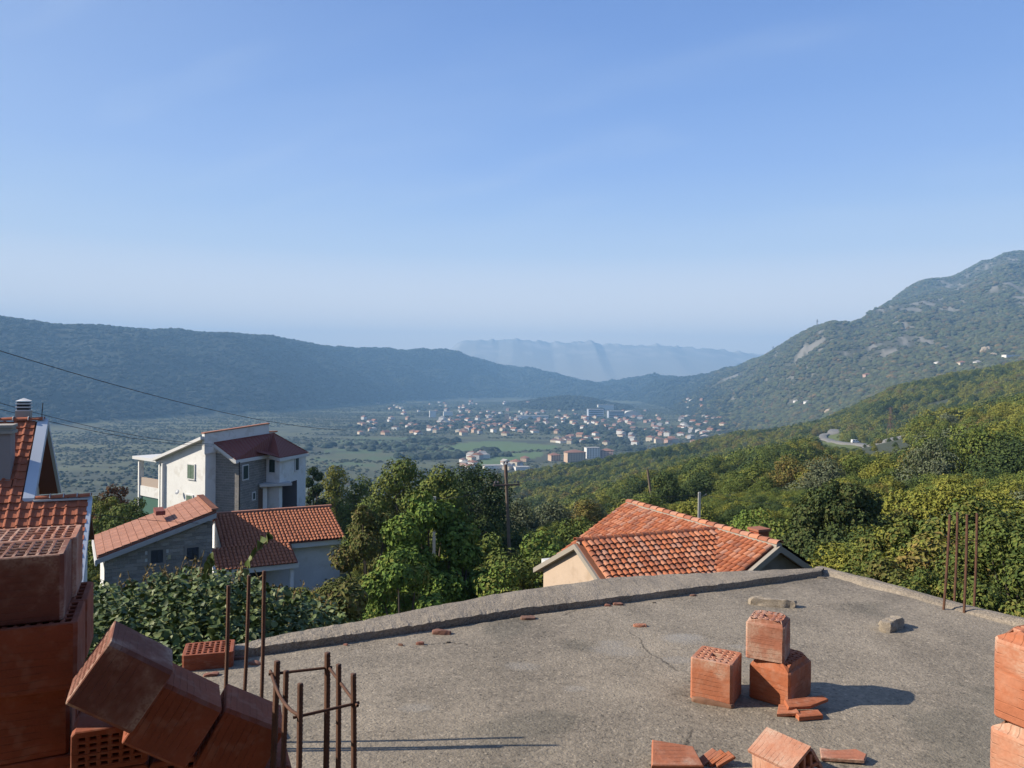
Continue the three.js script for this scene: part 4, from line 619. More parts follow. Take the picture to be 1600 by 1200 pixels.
// --- the house with the weathered terracotta roof just below the terrace ---
{
  const th = turnOf(0.916, 0.40), base = -8.2, W1 = atDepth(903, 855, 19.25), h = thing('terracotta_roof_house', 'cream house under a weathered terracotta barrel-tile roof below the terrace', 'house', [W1.x, base, W1.z], th);
  const Y = (y) => y - base, ym = -2.60, yw = -2.66, mp = 0.60, wp = 0.487, LX = 4.35, z0 = -4.6, z1 = 2.31, mw = 2.6, ww = 2.35;
  const dm = V(-1, -mp, 0).normalize(), dw = V(0, -wp, 1).normalize(), lm = Math.hypot(mw, mw * mp), lw = Math.hypot(ww, ww * wp);
  const mainY = (x) => Y(ym) - mp * (LX - x), wingY = (z) => Y(yw) - wp * Math.abs(z);
  // decks
  part('roof_deck', merge([slabGeo([V(LX, Y(ym), z0), V(LX - mw, Y(ym) - mp * mw, z0), V(LX - mw, Y(ym) - mp * mw, z1), V(LX, Y(ym), z1)], 0.1), slabGeo([V(LX, Y(ym), z1), V(LX + mw, Y(ym) - mp * mw, z1), V(LX + mw, Y(ym) - mp * mw, z0), V(LX, Y(ym), z0)], 0.1), slabGeo([V(-0.05, Y(yw), 0), V(-0.05, Y(yw) - wp * ww, ww), V(LX, Y(yw) - wp * ww, ww), V(LX, Y(yw), 0)], 0.1), slabGeo([V(LX, Y(yw), 0), V(LX, Y(yw) - wp * ww, -ww), V(-0.05, Y(yw) - wp * ww, -ww), V(-0.05, Y(yw), 0)], 0.1)]), std([0.22, 0.085, 0.045], 0.95, { side: THREE.DoubleSide }), h);
  layTiles({ parent: h, o: V(0.02, Y(yw) + 0.02, 0.1), across: V(1, 0, 0), down: dw, n: 25, rows: 11, mod: 0.170, exp: 0.19, geo: barrel, scale: 0.84, mats: terracotta, seed: 5, keep: (p) => p.y > mainY(p.x) - 0.06 });
  layTiles({ parent: h, o: V(0.02, Y(yw) + 0.02, 0.1).addScaledVector(dw, 11 * 0.19), across: V(1, 0, 0), down: dw, n: 25, rows: 2, mod: 0.170, exp: 0.19, geo: barrel, scale: 0.84, mats: terracotta, seed: 9, keep: (p) => p.y > mainY(p.x) - 0.06, single: false });
  layTiles({ parent: h, o: V(LX - 0.1, Y(ym) - 0.03, z0 + 0.02), across: V(0, 0, 1), down: dm, n: 40, rows: 16, mod: 0.170, exp: 0.19, geo: barrel, scale: 0.84, mats: terracotta, seed: 6, keep: (p) => p.y > wingY(p.z) - 0.05, single: false });
  layTiles({ parent: h, o: V(LX + 0.1, Y(ym) - 0.03, z0 + 0.02), across: V(0, 0, 1), down: V(1, -mp, 0).normalize(), n: 34, rows: 5, mod: 0.2, exp: 0.225, geo: barrel, mats: terracotta, seed: 7, single: false });
  capRow(h, V(LX, Y(ym) + 0.05, z0), V(LX, Y(ym) + 0.05, z1), [terracotta[5], terracotta[6], terracotta[3]], 0.34, 0.12);
  part('ridge_mortar', merge([cyl(V(LX, Y(ym) - 0.0, z0), V(LX, Y(ym) - 0.0, z1), 0.1, 0.1, 6), cyl(V(0, Y(yw), 0), V(LX, Y(yw), 0), 0.09, 0.09, 6)]), mortar, h);
  capRow(h, V(LX - 0.1, Y(yw) + 0.045, 0), V(-0.05, Y(yw) + 0.045, 0), [terracotta[0], terracotta[2], terracotta[1]], 0.22, 0.115);
  // gable wall of the wing, with its verge boards, and the wall under the main gable
  const gz = ww - 0.35, gy = (z) => Y(yw) - 0.14 - wp * Math.abs(z);
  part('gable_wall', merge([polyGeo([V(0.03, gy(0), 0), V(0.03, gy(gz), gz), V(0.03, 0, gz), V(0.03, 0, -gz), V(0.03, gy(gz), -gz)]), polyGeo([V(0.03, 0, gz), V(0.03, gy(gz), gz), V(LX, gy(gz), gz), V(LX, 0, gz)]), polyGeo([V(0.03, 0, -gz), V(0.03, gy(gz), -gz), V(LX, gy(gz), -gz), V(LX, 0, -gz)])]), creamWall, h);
  part('pilaster', box(0.16, gy(0) + 0.02 - 0.2, 0.55, 0.17, (gy(0) - 0.2) / 2, 0.62), greyWall, h);
  for (const s of [-1, 1]) part('verge_board', slabGeo(s > 0 ? [V(-0.12, Y(yw) - 0.02, 0), V(-0.12, Y(yw) - 0.02 - wp * ww, ww), V(0.22, Y(yw) - 0.02 - wp * ww, ww), V(0.22, Y(yw) - 0.02, 0)] : [V(0.22, Y(yw) - 0.02, 0), V(0.22, Y(yw) - 0.02 - wp * ww, -ww), V(-0.12, Y(yw) - 0.02 - wp * ww, -ww), V(-0.12, Y(yw) - 0.02, 0)], 0.13), dullTrim, h);
  part('eave_slab', box(0.55, 0.14, 3.0, LX - mw - 0.15, Y(ym) - mp * mw - 0.14, z0 + 1.3), whiteTrim, h);
  const mg = mw - 0.35, my = (x) => Y(ym) - 0.12 - mp * Math.abs(x - LX);
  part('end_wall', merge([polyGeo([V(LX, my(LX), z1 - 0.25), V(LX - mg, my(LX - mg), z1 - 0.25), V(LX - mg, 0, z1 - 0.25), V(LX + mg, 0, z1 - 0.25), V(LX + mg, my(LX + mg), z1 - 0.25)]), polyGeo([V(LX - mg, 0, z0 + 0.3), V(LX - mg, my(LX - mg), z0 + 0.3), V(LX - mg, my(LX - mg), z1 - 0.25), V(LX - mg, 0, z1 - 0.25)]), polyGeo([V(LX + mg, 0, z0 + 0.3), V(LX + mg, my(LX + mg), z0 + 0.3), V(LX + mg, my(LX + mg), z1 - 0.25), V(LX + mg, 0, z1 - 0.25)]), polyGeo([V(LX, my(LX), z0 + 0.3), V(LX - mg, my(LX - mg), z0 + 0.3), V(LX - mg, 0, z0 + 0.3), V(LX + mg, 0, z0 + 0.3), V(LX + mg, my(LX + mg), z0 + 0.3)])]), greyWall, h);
  for (const s of [-1, 1]) part('verge_board', slabGeo(s < 0 ? [V(LX, Y(ym) + 0.02, z1 + 0.06), V(LX, Y(ym) + 0.02, z1 - 0.06), V(LX - mw, Y(ym) + 0.02 - mp * mw, z1 - 0.06), V(LX - mw, Y(ym) + 0.02 - mp * mw, z1 + 0.06)] : [V(LX, Y(ym) + 0.02, z1 - 0.06), V(LX, Y(ym) + 0.02, z1 + 0.06), V(LX + mw, Y(ym) + 0.02 - mp * mw, z1 + 0.06), V(LX + mw, Y(ym) + 0.02 - mp * mw, z1 - 0.06)], 0.16), dullTrim, h);
  const ch = part('chimney', box(0.34, 0.5, 0.34, LX + 0.35, Y(ym) - 0.08, 1.2), new THREE.MeshStandardMaterial({ map: clay[2].map, color: lin(0.8, 0.6, 0.55), roughness: 0.9 }), h); part('chimney_cap', box(0.42, 0.06, 0.42, LX + 0.35, Y(ym) + 0.19, 1.2), terracotta[5], ch);
  part('gutter_pipe', tube([V(LX - mg - 0.05, Y(ym) - 1.4, z1 - 0.15), V(LX - mg - 0.05, 0.2, z1 - 0.15)], 0.05, 7), whiteTrim, h);
}
// --- the house with the steep pressed-tile roof at the left ---
{
  const th = turnOf(0.917, 0.40), O = atDepth(48, 782, 22.9), base = -8.6, h = thing('steep_roof_house', 'white house with steep orange pressed-tile roof and slanting bargeboard', 'house', [O.x, base, O.z], th), y0 = O.y - base, pt = 0.846, dn = V(0, -pt, 1).normalize(), run = 2.6, yR = y0 + pt * run, eave = 3.1;
  part('roof_deck', merge([slabGeo([V(-6, yR, -run), V(-6, y0 - pt * eave, eave), V(0, y0 - pt * eave, eave), V(0, yR, -run)], 0.12), slabGeo([V(0, yR, -run), V(0, yR - pt * 3.2, -run - 3.2), V(-6, yR - pt * 3.2, -run - 3.2), V(-6, yR, -run)], 0.12), slabGeo([V(0, y0, 0), V(0, y0 - pt * eave, eave), V(1.53, y0 - pt * eave, eave), V(1.53, y0, 0)], 0.12), slabGeo([V(1.53, y0, 0), V(1.53, y0 - pt * 1.8, -1.8), V(0, y0 - pt * 1.8, -1.8), V(0, y0, 0)], 0.12)]), std([0.16, 0.05, 0.028], 0.95, { side: THREE.DoubleSide }), h);
  const up1 = V(-2.4 - 0.2, yR + 0.02, -run + 0.06);
  layTiles({ parent: h, o: V(-2.35, yR + 0.02, -run + 0.04), across: V(1, 0, 0), down: dn, n: 7, rows: 11, mod: 0.3, exp: 0.315, geo: pressedTile, mats: pressed, seed: 15 });
  layTiles({ parent: h, o: V(-2.35, y0 + 0.0, 0.02), across: V(1, 0, 0), down: dn, n: 13, rows: 12, mod: 0.298, exp: 0.315, geo: pressedTile, mats: pressed, seed: 16 });
  capRow(h, V(-2.6, yR + 0.05, -run), V(-0.05, yR + 0.05, -run), pressed, 0.42, 0.13, 'ridge_tile', paleTrim);
  capRow(h, V(0.12, y0 + 0.05, 0), V(1.55, y0 + 0.05, 0), pressed, 0.36, 0.12, 'ridge_tile', paleTrim);
  part('ridge_flashing', box(1.45, 0.05, 0.3, 0.8, y0 + 0.0, 0.02), paleTrim, h);
  const barg = std([0.46, 0.50, 0.55], 0.75), bw = 0.16;
  part('bargeboard', merge([slabGeo([V(-0.20, yR + 0.10, -run), V(-0.20, y0 + 0.08, 0.05), V(0.10, y0 + 0.08, 0.05), V(0.10, yR + 0.10, -run)], 0.3), slabGeo([V(0.10, yR + 0.10, -run), V(0.10, yR + 0.1 - pt * 3.2, -run - 3.2), V(-0.05, yR + 0.1 - pt * 3.2, -run - 3.2), V(-0.05, yR + 0.10, -run)], 0.2)]), barg, h);
  part('bargeboard', slabGeo([V(1.50, y0 + 0.05, 0), V(1.50, y0 + 0.05 - pt * eave, eave), V(1.62, y0 + 0.05 - pt * eave, eave), V(1.62, y0 + 0.05, 0)], 0.22), barg, h);
  part('gable_wall', polyGeo([V(-0.55, yR - 0.15, -run), V(-0.55, y0 - pt * 0.3, 0.3), V(-0.55, 0, 0.3), V(-0.55, 0, -run - 2.9), V(-0.55, yR - 0.15 - pt * 2.9, -run - 2.9)]), whiteWall, h);
  part('lower_wall', merge([polyGeo([V(1.35, y0 - 0.12, 0), V(1.35, y0 - pt * 2.8, 2.8), V(1.35, 0, 2.8), V(1.35, 0, -1.6), V(1.35, y0 - pt * 1.6, -1.6)]), polyGeo([V(-6, 0, 2.8), V(1.35, 0, 2.8), V(1.35, y0 - pt * 2.8 - 0.12, 2.8), V(-6, y0 - pt * 2.8 - 0.12, 2.8)]), polyGeo([V(-0.55, 0, -1.6), V(1.35, 0, -1.6), V(1.35, y0 - pt * 1.6, -1.6), V(-0.55, y0 - pt * 1.6, -1.6)])]), whiteWall, h);
  const c1 = thing('roof_chimney', 'broad grey plastered chimney with stepped cap on the steep tile roof', 'chimney', [0, 0, 0]); scene.remove(c1); c1.userData = {}; c1.name = 'chimney'; h.add(c1); used.set('roof_chimney', 0);
  const cz = -0.95, cx = -0.98, cy = y0 + pt * 0.9;
  part('shaft', box(0.72, 2.3, 0.75, cx, cy + 0.05, cz), new THREE.MeshStandardMaterial({ color: lin(0.25, 0.215, 0.205), roughness: 0.95 }), c1); part('flashing', box(0.78, 0.42, 0.80, cx, cy - 0.62, cz + 0.05), whiteTrim, c1);
  part('cap', merge([box(0.84, 0.09, 0.87, cx, cy + 1.24, cz), box(0.76, 0.08, 0.79, cx, cy + 1.33, cz), box(0.84, 0.08, 0.87, cx, cy + 1.42, cz)]), mortar, c1);
  const c2 = new THREE.Group(); c2.name = 'chimney'; h.add(c2); const x2 = -0.65; part('shaft', box(0.42, 0.5, 0.42, x2, yR + 0.1, -run - 0.35), mortar, c2); for (let k = 0; k < 3; k++) part('louvre', box(0.42, 0.04, 0.42, x2, yR + 0.36 + 0.11 * k, -run - 0.35), whiteTrim, c2); part('vent_core', box(0.34, 0.34, 0.34, x2, yR + 0.46, -run - 0.35), darkGap, c2); part('cap', new THREE.ConeGeometry(0.30, 0.10, 4, 1).rotateY(Math.PI / 4).translate(x2, yR + 0.72, -run - 0.35), whiteTrim, c2);
  part('aerial', tube([V(-0.1, yR, -run), V(-0.06, yR + 0.62, -run)], 0.014, 5), darkGap, h);
}
// --- the white two-storey house ---
{
  const f = V(0.6, 0, -0.8), g = V(-0.8, 0, -0.6), K = atDepth(321, 690, 60), base = -13.8, h = thing('white_house', 'white two-storey house with dark red roof and grey block walls', 'house', [0, base, 0]);
  const L = (p, y) => V(p.x, (y ?? p.y) - base, p.z), at = (s, t) => V(K.x + f.x * s + g.x * t, 0, K.z + f.z * s + g.z * t);
  const farW = 6.6, yK = -3.75, yFar = -5.6;
  // lit gable wall and the white front strip
  part('gable_wall', merge([polyGeo([L(at(0, 0), base), L(at(0, 0), yK), L(at(0, farW), yFar), L(at(0, farW), base)]), polyGeo([L(at(0, 0), base), L(at(1.25, 0), base), L(at(1.25, 0), yK + 0.1), L(at(0, 0), yK + 0.05)]), polyGeo([L(at(0, farW), base), L(at(0, farW), yFar), L(at(9, farW), yFar), L(at(9, farW), base)])]), whiteWall, h);
  part('roof', merge([slabGeo([L(at(-0.5, -0.12), -3.42), L(at(5.4, -0.12), -3.1), L(at(5.4, farW + 0.5), -5.55), L(at(-0.5, farW + 0.5), -5.62)].reverse(), 0.24)]), whiteTrim, h);
  part('parapet', merge([slabGeo([L(at(-0.2, -0.2), -3.2), L(at(5.67, -0.2), -2.68), L(at(5.67, 0.15), -2.68), L(at(-0.2, 0.15), -3.2)], 1.6)]), whiteWall, h);
  part('coping', slabGeo([L(at(-0.25, -0.26), -3.13), L(at(5.72, -0.26), -2.6), L(at(5.72, 0.2), -2.6), L(at(-0.25, 0.2), -3.13)], 0.08), rosy[0], h);
  // front: grey block walls and white bay in four faces
  const A = atDepth(335, 700, 60.8), B = atDepth(374, 717, 60), C = atDepth(416, 708, 64), Dd = atDepth(437, 713, 63.6), E = atDepth(478, 706, 68.6);
  const faces = [[A, B, -4.2, -5.2, 'grey'], [B, C, -5.2, -5.15, 'grey'], [C, Dd, -5.15, -5.4, 'white'], [Dd, E, -5.4, -5.4, 'white']];
  function porchFace(p, q, y0, y1, out) {              // wall with a real opening, its head slanting, and the porch room behind it
    const d = V(q.x - p.x, 0, q.z - p.z), len = d.length(); d.normalize(); const n = V(-d.z, 0, d.x); if (n.z < 0) n.negate(); const dn = p.x * n.x + p.z * n.z;
    const o = [[441, 796], [441, 757], [464, 750], [464, 795]].map(([u, v]) => { const r = rayOf(u, v), t = dn / (r.x * n.x + r.z * n.z), w = r.multiplyScalar(t).add(camera.position); return [(w.x - p.x) * d.x + (w.z - p.z) * d.z, w.y - base]; });
    const s = new THREE.Shape(); s.moveTo(0, 0); s.lineTo(len, 0); s.lineTo(len, y1 - base); s.lineTo(0, y0 - base); s.closePath(); const hole = new THREE.Path(); o.forEach(([x, y], k) => k ? hole.lineTo(x, y) : hole.moveTo(x, y)); hole.closePath(); s.holes.push(hole);
    const at3 = (x, y, back) => V(p.x + d.x * x - n.x * back, y, p.z + d.z * x - n.z * back), g = new THREE.ShapeGeometry(s), pp = g.attributes.position; for (let k = 0; k < pp.count; k++) { const w = at3(pp.getX(k), pp.getY(k), 0); pp.setXYZ(k, w.x, w.y, w.z); } g.computeVertexNormals(); out.push(g);
    const room = []; for (let k = 0; k < 4; k++) { const a = o[k], b = o[(k + 1) % 4]; room.push(polyGeo([at3(...a, 0), at3(...b, 0), at3(...b, 3.2), at3(...a, 3.2)])); } room.push(polyGeo(o.map((c) => at3(...c, 3.2)))); part('porch', merge(room), new THREE.MeshStandardMaterial({ color: lin(0.16, 0.15, 0.15), roughness: 0.9, side: THREE.DoubleSide }), h);
  }
  const R = rng(8), blockM = [[0.20, 0.188, 0.175], [0.225, 0.21, 0.195], [0.18, 0.17, 0.16]].map((c) => std(c, 0.95)), acc = blockM.map(() => []);
  const white = [];
  for (const [p, q, y0, y1, kind] of faces) {
    const d = V(q.x - p.x, 0, q.z - p.z), len = d.length(), yaw = Math.atan2(-d.z, d.x); d.normalize();
    if (q === E) porchFace(p, q, y0, y1, white); else if (kind === 'white') white.push(polyGeo([L(p, base), L(q, base), L(q, y1), L(p, y0)]));
    else { white.push(polyGeo([L(p, base), L(q, base), L(q, y1), L(p, y0)]));
      for (let j = 0; j < 44; j++) for (let i = -1; i < len / 0.4; i++) { let x0 = i * 0.4 + (j % 2) * 0.2, x1 = Math.min(x0 + 0.388, len); x0 = Math.max(0, x0); const y = -13.6 + j * 0.2 + 0.1, m = (x0 + x1) / 2; if (x1 - x0 < 0.05 || y + 0.1 > mix(y0, y1, m / len)) continue; acc[Math.floor(R() * 3)].push(box(x1 - x0, 0.188, 0.04, 0, 0, 0, yaw).translate(p.x + d.x * m, y - base, p.z + d.z * m)); } }
  }
  part('front_wall', merge(white), whiteWall, h); acc.forEach((l, k) => { part('block_facing', merge(l), blockM[k], h).userData.kind = 'stuff'; });
  part('side_wall', merge([polyGeo([L(E, base), L(E, -5.45), L(at(9.5, 5), -5.45), L(at(9.5, 5), base)])]), whiteWall, h);
  const T1 = atDepth(334, 691, 60.35), T2 = atDepth(428, 676, 64.7), E1 = atDepth(368, 717, 59.6), E2 = atDepth(419, 708.5, 63.6), E3 = atDepth(437, 714, 63), E4 = atDepth(482, 706, 69), down = V(0.8, -0.5, 0.6).normalize();
  const roofPts = [T1, E1, E2, E3, E4, T2].map((p) => L(p)), roofBump = texture(128, (a, b) => 0.5 + 0.5 * Math.sin(a * 6.2832 * 8), false);
  part('red_roof', slabGeo(roofPts, 0.10), new THREE.MeshStandardMaterial({ color: lin(0.175, 0.042, 0.030), roughness: 0.7, bumpMap: rep(roofBump, 0.5), bumpScale: 0.04, side: THREE.DoubleSide }), h);
  for (const [p, q] of [[T1, E1], [E1, E2], [E2, E3], [E3, E4]]) { const a = L(p), b = L(q); part('fascia', slabGeo([a.clone().add(V(0.05, -0.11, 0.05)), b.clone().add(V(0.05, -0.11, 0.05)), b.clone().add(V(-0.2, -0.11, -0.15)), a.clone().add(V(-0.2, -0.11, -0.15))], 0.26), whiteTrim, h); }
  part('ridge_cap', slabGeo([L(T2).add(V(-0.9, 0.1, 0.3)), L(T2).add(V(0.1, 0.12, -0.2)), L(T2).add(V(0.1, 0.12, -0.7)), L(T2).add(V(-0.9, 0.1, -0.4))], 0.12), rosy[2], h);
  // windows
  const ryG = Math.atan2(-0.6, 0.8), onFace = (p, q, u, v, off = 0.05) => { const n = V(-(q.z - p.z), 0, q.x - p.x).normalize(); if (n.z < 0) n.negate(); const r = rayOf(u, v), t = ((p.x - 0) * n.x + (p.z - 0) * n.z) / (r.x * n.x + r.z * n.z), w = r.multiplyScalar(t).add(camera.position); return [L(w.addScaledVector(n, off)), Math.atan2(n.x, n.z)]; };
  const k0 = at(0, 0), k1 = at(0, farW);
  for (const [u, v, w, hh, p, q, fill] of [[299.5, 737, 0.95, 1.1, k0, k1, greenShutter], [297, 785, 0.85, 1.1, k0, k1, greenShutter], [382.5, 738, 0.72, 1.05, B, C, darkGreen], [395.5, 775, 0.3, 0.5, B, C, darkGreen], [426, 728, 0.55, 1.05, C, Dd, darkGreen], [463, 724.5, 0.62, 1.1, Dd, E, darkGreen]]) { const [pos, ry] = onFace(p, q, u, v, 0.03); windowPart(h, w, hh, pos, ry, { fill }); }
  // entrance: dark opening with a slanting head, pillar, canopy
  { const pc = onFace(C, Dd, 417, 780, 0.5)[0]; part('pillar', box(0.5, 3.4, 0.5, pc.x, pc.y - 0.4, pc.z, 0.6), whiteWall, h); const pk = onFace(B, C, 413, 756, 0.5)[0]; part('canopy', box(2.6, 0.22, 1.1, pk.x + 0.4, pk.y, pk.z, 0.5), paleTrim, h); const pd = onFace(B, C, 404, 780, 0.03)[0]; part('door', box(0.7, 2.1, 0.06, pd.x, pd.y - 0.2, pd.z, 0.92), brownWood, h); }
  const dp = L(B); part('downpipe', tube([V(dp.x + 0.05, 0.3, dp.z + 0.1), V(dp.x + 0.05, -5.4 - base, dp.z + 0.1)], 0.05, 6), darkGap, h);
  const ds = onFace(k0, k1, 283, 769, 0.25); part('satellite_dish', new THREE.SphereGeometry(0.32, 12, 6, 0, 6.283, 0, 0.7).scale(1, 0.5, 1).rotateX(1.1).rotateY(-0.4).translate(ds[0].x, ds[0].y, ds[0].z), std([0.22, 0.24, 0.28], 0.5, { side: THREE.DoubleSide }), h);
  // veranda at the far corner
  const vr = new THREE.Group(); vr.name = 'veranda'; h.add(vr); const o = at(0.2, farW), post = (s, t) => at(s + 0.2, farW + t);
  for (const [s, t] of [[0, 0.25], [0, 3.6], [3.2, 3.6]]) { const p = post(s, t); part('post', box(0.38, 7.9, 0.38, p.x, 3.95, p.z, 0.64), whiteWall, vr); }
  part('veranda_roof', slabGeo([L(post(-0.4, -0.2), -5.72), L(post(4, -0.2), -5.72), L(post(4, 4.3), -5.72), L(post(-0.4, 4.3), -5.72)].reverse(), 0.25), whiteTrim, vr);
  part('balustrade', merge([slabGeo([L(post(-0.1, 0.2), -7.5), L(post(0.1, 0.2), -7.5), L(post(0.1, 3.6), -7.5), L(post(-0.1, 3.6), -7.5)], 0.75)]), std([0.36, 0.29, 0.24], 0.9), vr);
  part('veranda_floor', slabGeo([L(post(-0.15, -0.1), -8.2), L(post(3.6, -0.1), -8.2), L(post(3.6, 3.8), -8.2), L(post(-0.15, 3.8), -8.2)].reverse(), 0.85), whiteWall, vr);
  part('shuttered_doors', slabGeo([L(post(-0.02, 0.5), -9.15), L(post(0.04, 0.5), -9.15), L(post(0.04, 3.4), -9.15), L(post(-0.02, 3.4), -9.15)], 1.9), std([0.03, 0.10, 0.075], 0.7), vr);
  const w0 = at(-0.06, farW - 0.6); part('downpipe', box(0.3, 7.8, 0.3, w0.x, 3.9, w0.z, 0.64), whiteTrim, h);
}
// --- the outbuilding of grey blocks with a lean-to tile roof ---
{
  const th = turnOf(0.866, 0.5), O = atDepth(163, 868, 41.5), base = -13.8, h = thing('block_outbuilding', 'grey concrete-block outbuilding with sloping pinkish tile roof', 'outbuilding', [O.x, base, O.z], th);
  const Ln = 5.5, dp = 5.6, yl = -8.4 - base, yr = -6.55 - base, R = rng(3), ms = [[0.22, 0.205, 0.185], [0.255, 0.235, 0.212], [0.285, 0.265, 0.24], [0.19, 0.178, 0.165]].map((c) => std(c, 0.95)), bg = box(0.388, 0.19, 0.06);
  part('wall', merge([polyGeo([V(0, 0, 0), V(Ln, 0, 0), V(Ln, yr, 0), V(0, yl, 0)]), polyGeo([V(0, 0, -dp), V(0, 0, 0), V(0, yl, 0), V(0, yl, -dp)]), polyGeo([V(Ln, 0, 0), V(Ln, 0, -dp), V(Ln, yr, -dp), V(Ln, yr, 0)]), polyGeo([V(Ln, 0, -dp), V(0, 0, -dp), V(0, yl, -dp), V(Ln, yr, -dp)])]), whiteWall, h);
  const wins = [[245, 869], [301, 865]].map(([u, v]) => { const d = V(Math.sin(th), 0, Math.cos(th)), r = rayOf(u, v), t = (O.x * d.x + O.z * d.z) / (r.x * d.x + r.z * d.z), w = r.multiplyScalar(t).add(camera.position).sub(V(O.x, base, O.z)).applyAxisAngle(V(0, 1, 0), -th); return w; });
  for (let j = 0; j < 34; j++) for (let i = -1; i < 16; i++) { let x0 = i * 0.4 + (j % 2) * 0.2, x1 = Math.min(x0 + 0.39, Ln); x0 = Math.max(0, x0); const y = j * 0.2 + 0.1, m = (x0 + x1) / 2; if (x1 - x0 < 0.06 || y < 2.3 || y + 0.1 > mix(yl, yr, x0 / Ln) - 0.1) continue; if (wins.some((w) => Math.abs(m - w.x) < 0.42 && Math.abs(y - w.y) < 0.44)) continue; const b = part('block', bg, ms[Math.floor(R() * 4)], h); b.position.set(m, y, 0.012 + 0.008 * R()); b.scale.x = (x1 - x0) / 0.388; }
  for (const w of wins) windowPart(h, 0.62, 0.72, w.add(V(0, 0, 0.03)), 0, { frame: std([0.20, 0.185, 0.17], 0.95), fill: std([0.012, 0.014, 0.02], 0.6), slats: true, fw: 0.16 });
  part('lamp_box', box(0.16, 0.24, 0.12, (wins[0].x + wins[1].x) / 2 - 0.3, wins[0].y - 0.1, 0.08), std([0.36, 0.33, 0.2], 0.6), h);
  const a = V(Ln + 0.35, yr - yl, 0), sl = (yr - yl) / Ln, tilt = V(Ln, yr - yl, 0).normalize();
  part('roof_deck', slabGeo([V(-0.35, yl + 0.12 - 0.35 * sl, 0.35), V(Ln + 0.15, yr + 0.12 + 0.15 * sl, 0.35), V(Ln + 0.15, yr + 0.12 + 0.15 * sl, -dp), V(-0.35, yl + 0.12 - 0.35 * sl, -dp)], 0.13), std([0.2, 0.08, 0.05], 0.9), h);
  part('fascia', slabGeo([V(-0.4, yl - 0.02 - 0.35 * sl, 0.42), V(Ln + 0.15, yr - 0.02 + 0.15 * sl, 0.42), V(Ln + 0.15, yr - 0.02 + 0.15 * sl, 0.30), V(-0.4, yl - 0.02 - 0.35 * sl, 0.30)], 0.26), std([0.34, 0.34, 0.35], 0.85), h);
  part('fascia', slabGeo([V(-0.46, yl - 0.03 - 0.4 * sl, 0.42), V(-0.36, yl - 0.03 - 0.4 * sl, 0.42), V(-0.36, yl - 0.03 - 0.4 * sl, -dp), V(-0.46, yl - 0.03 - 0.4 * sl, -dp)], 0.3), whiteTrim, h);
  const tg = box(0.405, 0.03, 0.345, 0, 0.02, 0); { const p = tg.attributes.position; for (let k = 0; k < p.count; k++) if (p.getX(k) < 0) p.setY(k, p.getY(k) + 0.022); tg.computeVertexNormals(); }
  const nA = 15, nB = 17; for (let i = 0; i < nA; i++) for (let j = 0; j < nB; j++) { const s = -0.35 + (i + 0.5) * (Ln + 0.5) / nA, m = part('roof_tile', tg, rosy[Math.floor(R() * 3)], h); m.position.set(s, yl + 0.14 + s * sl, 0.33 - (j + 0.5) * 0.35); m.rotation.z = Math.atan(sl); }
  for (const [x0, x1, z, w] of [[Ln - 0.25, Ln + 0.25, 0.3, 1.6]]) for (let k = 0; k < 14; k++) part('ridge_tile', slabGeo([V(Ln - 0.12, yr + 0.32, 0.38 - k * 0.42), V(Ln + 0.26, yr + 0.34, 0.38 - k * 0.42), V(Ln + 0.26, yr + 0.30, -0.02 - k * 0.42), V(Ln - 0.12, yr + 0.28, -0.02 - k * 0.42)], 0.10), rosy[2], h);
  const rb = atDepth(249, 796, 45).sub(V(O.x, base, O.z)).applyAxisAngle(V(0, 1, 0), -th); part('roof_vent', merge([box(0.5, 0.24, 1.5, rb.x, rb.y - 0.1, rb.z)]), maroon[1], h);
}
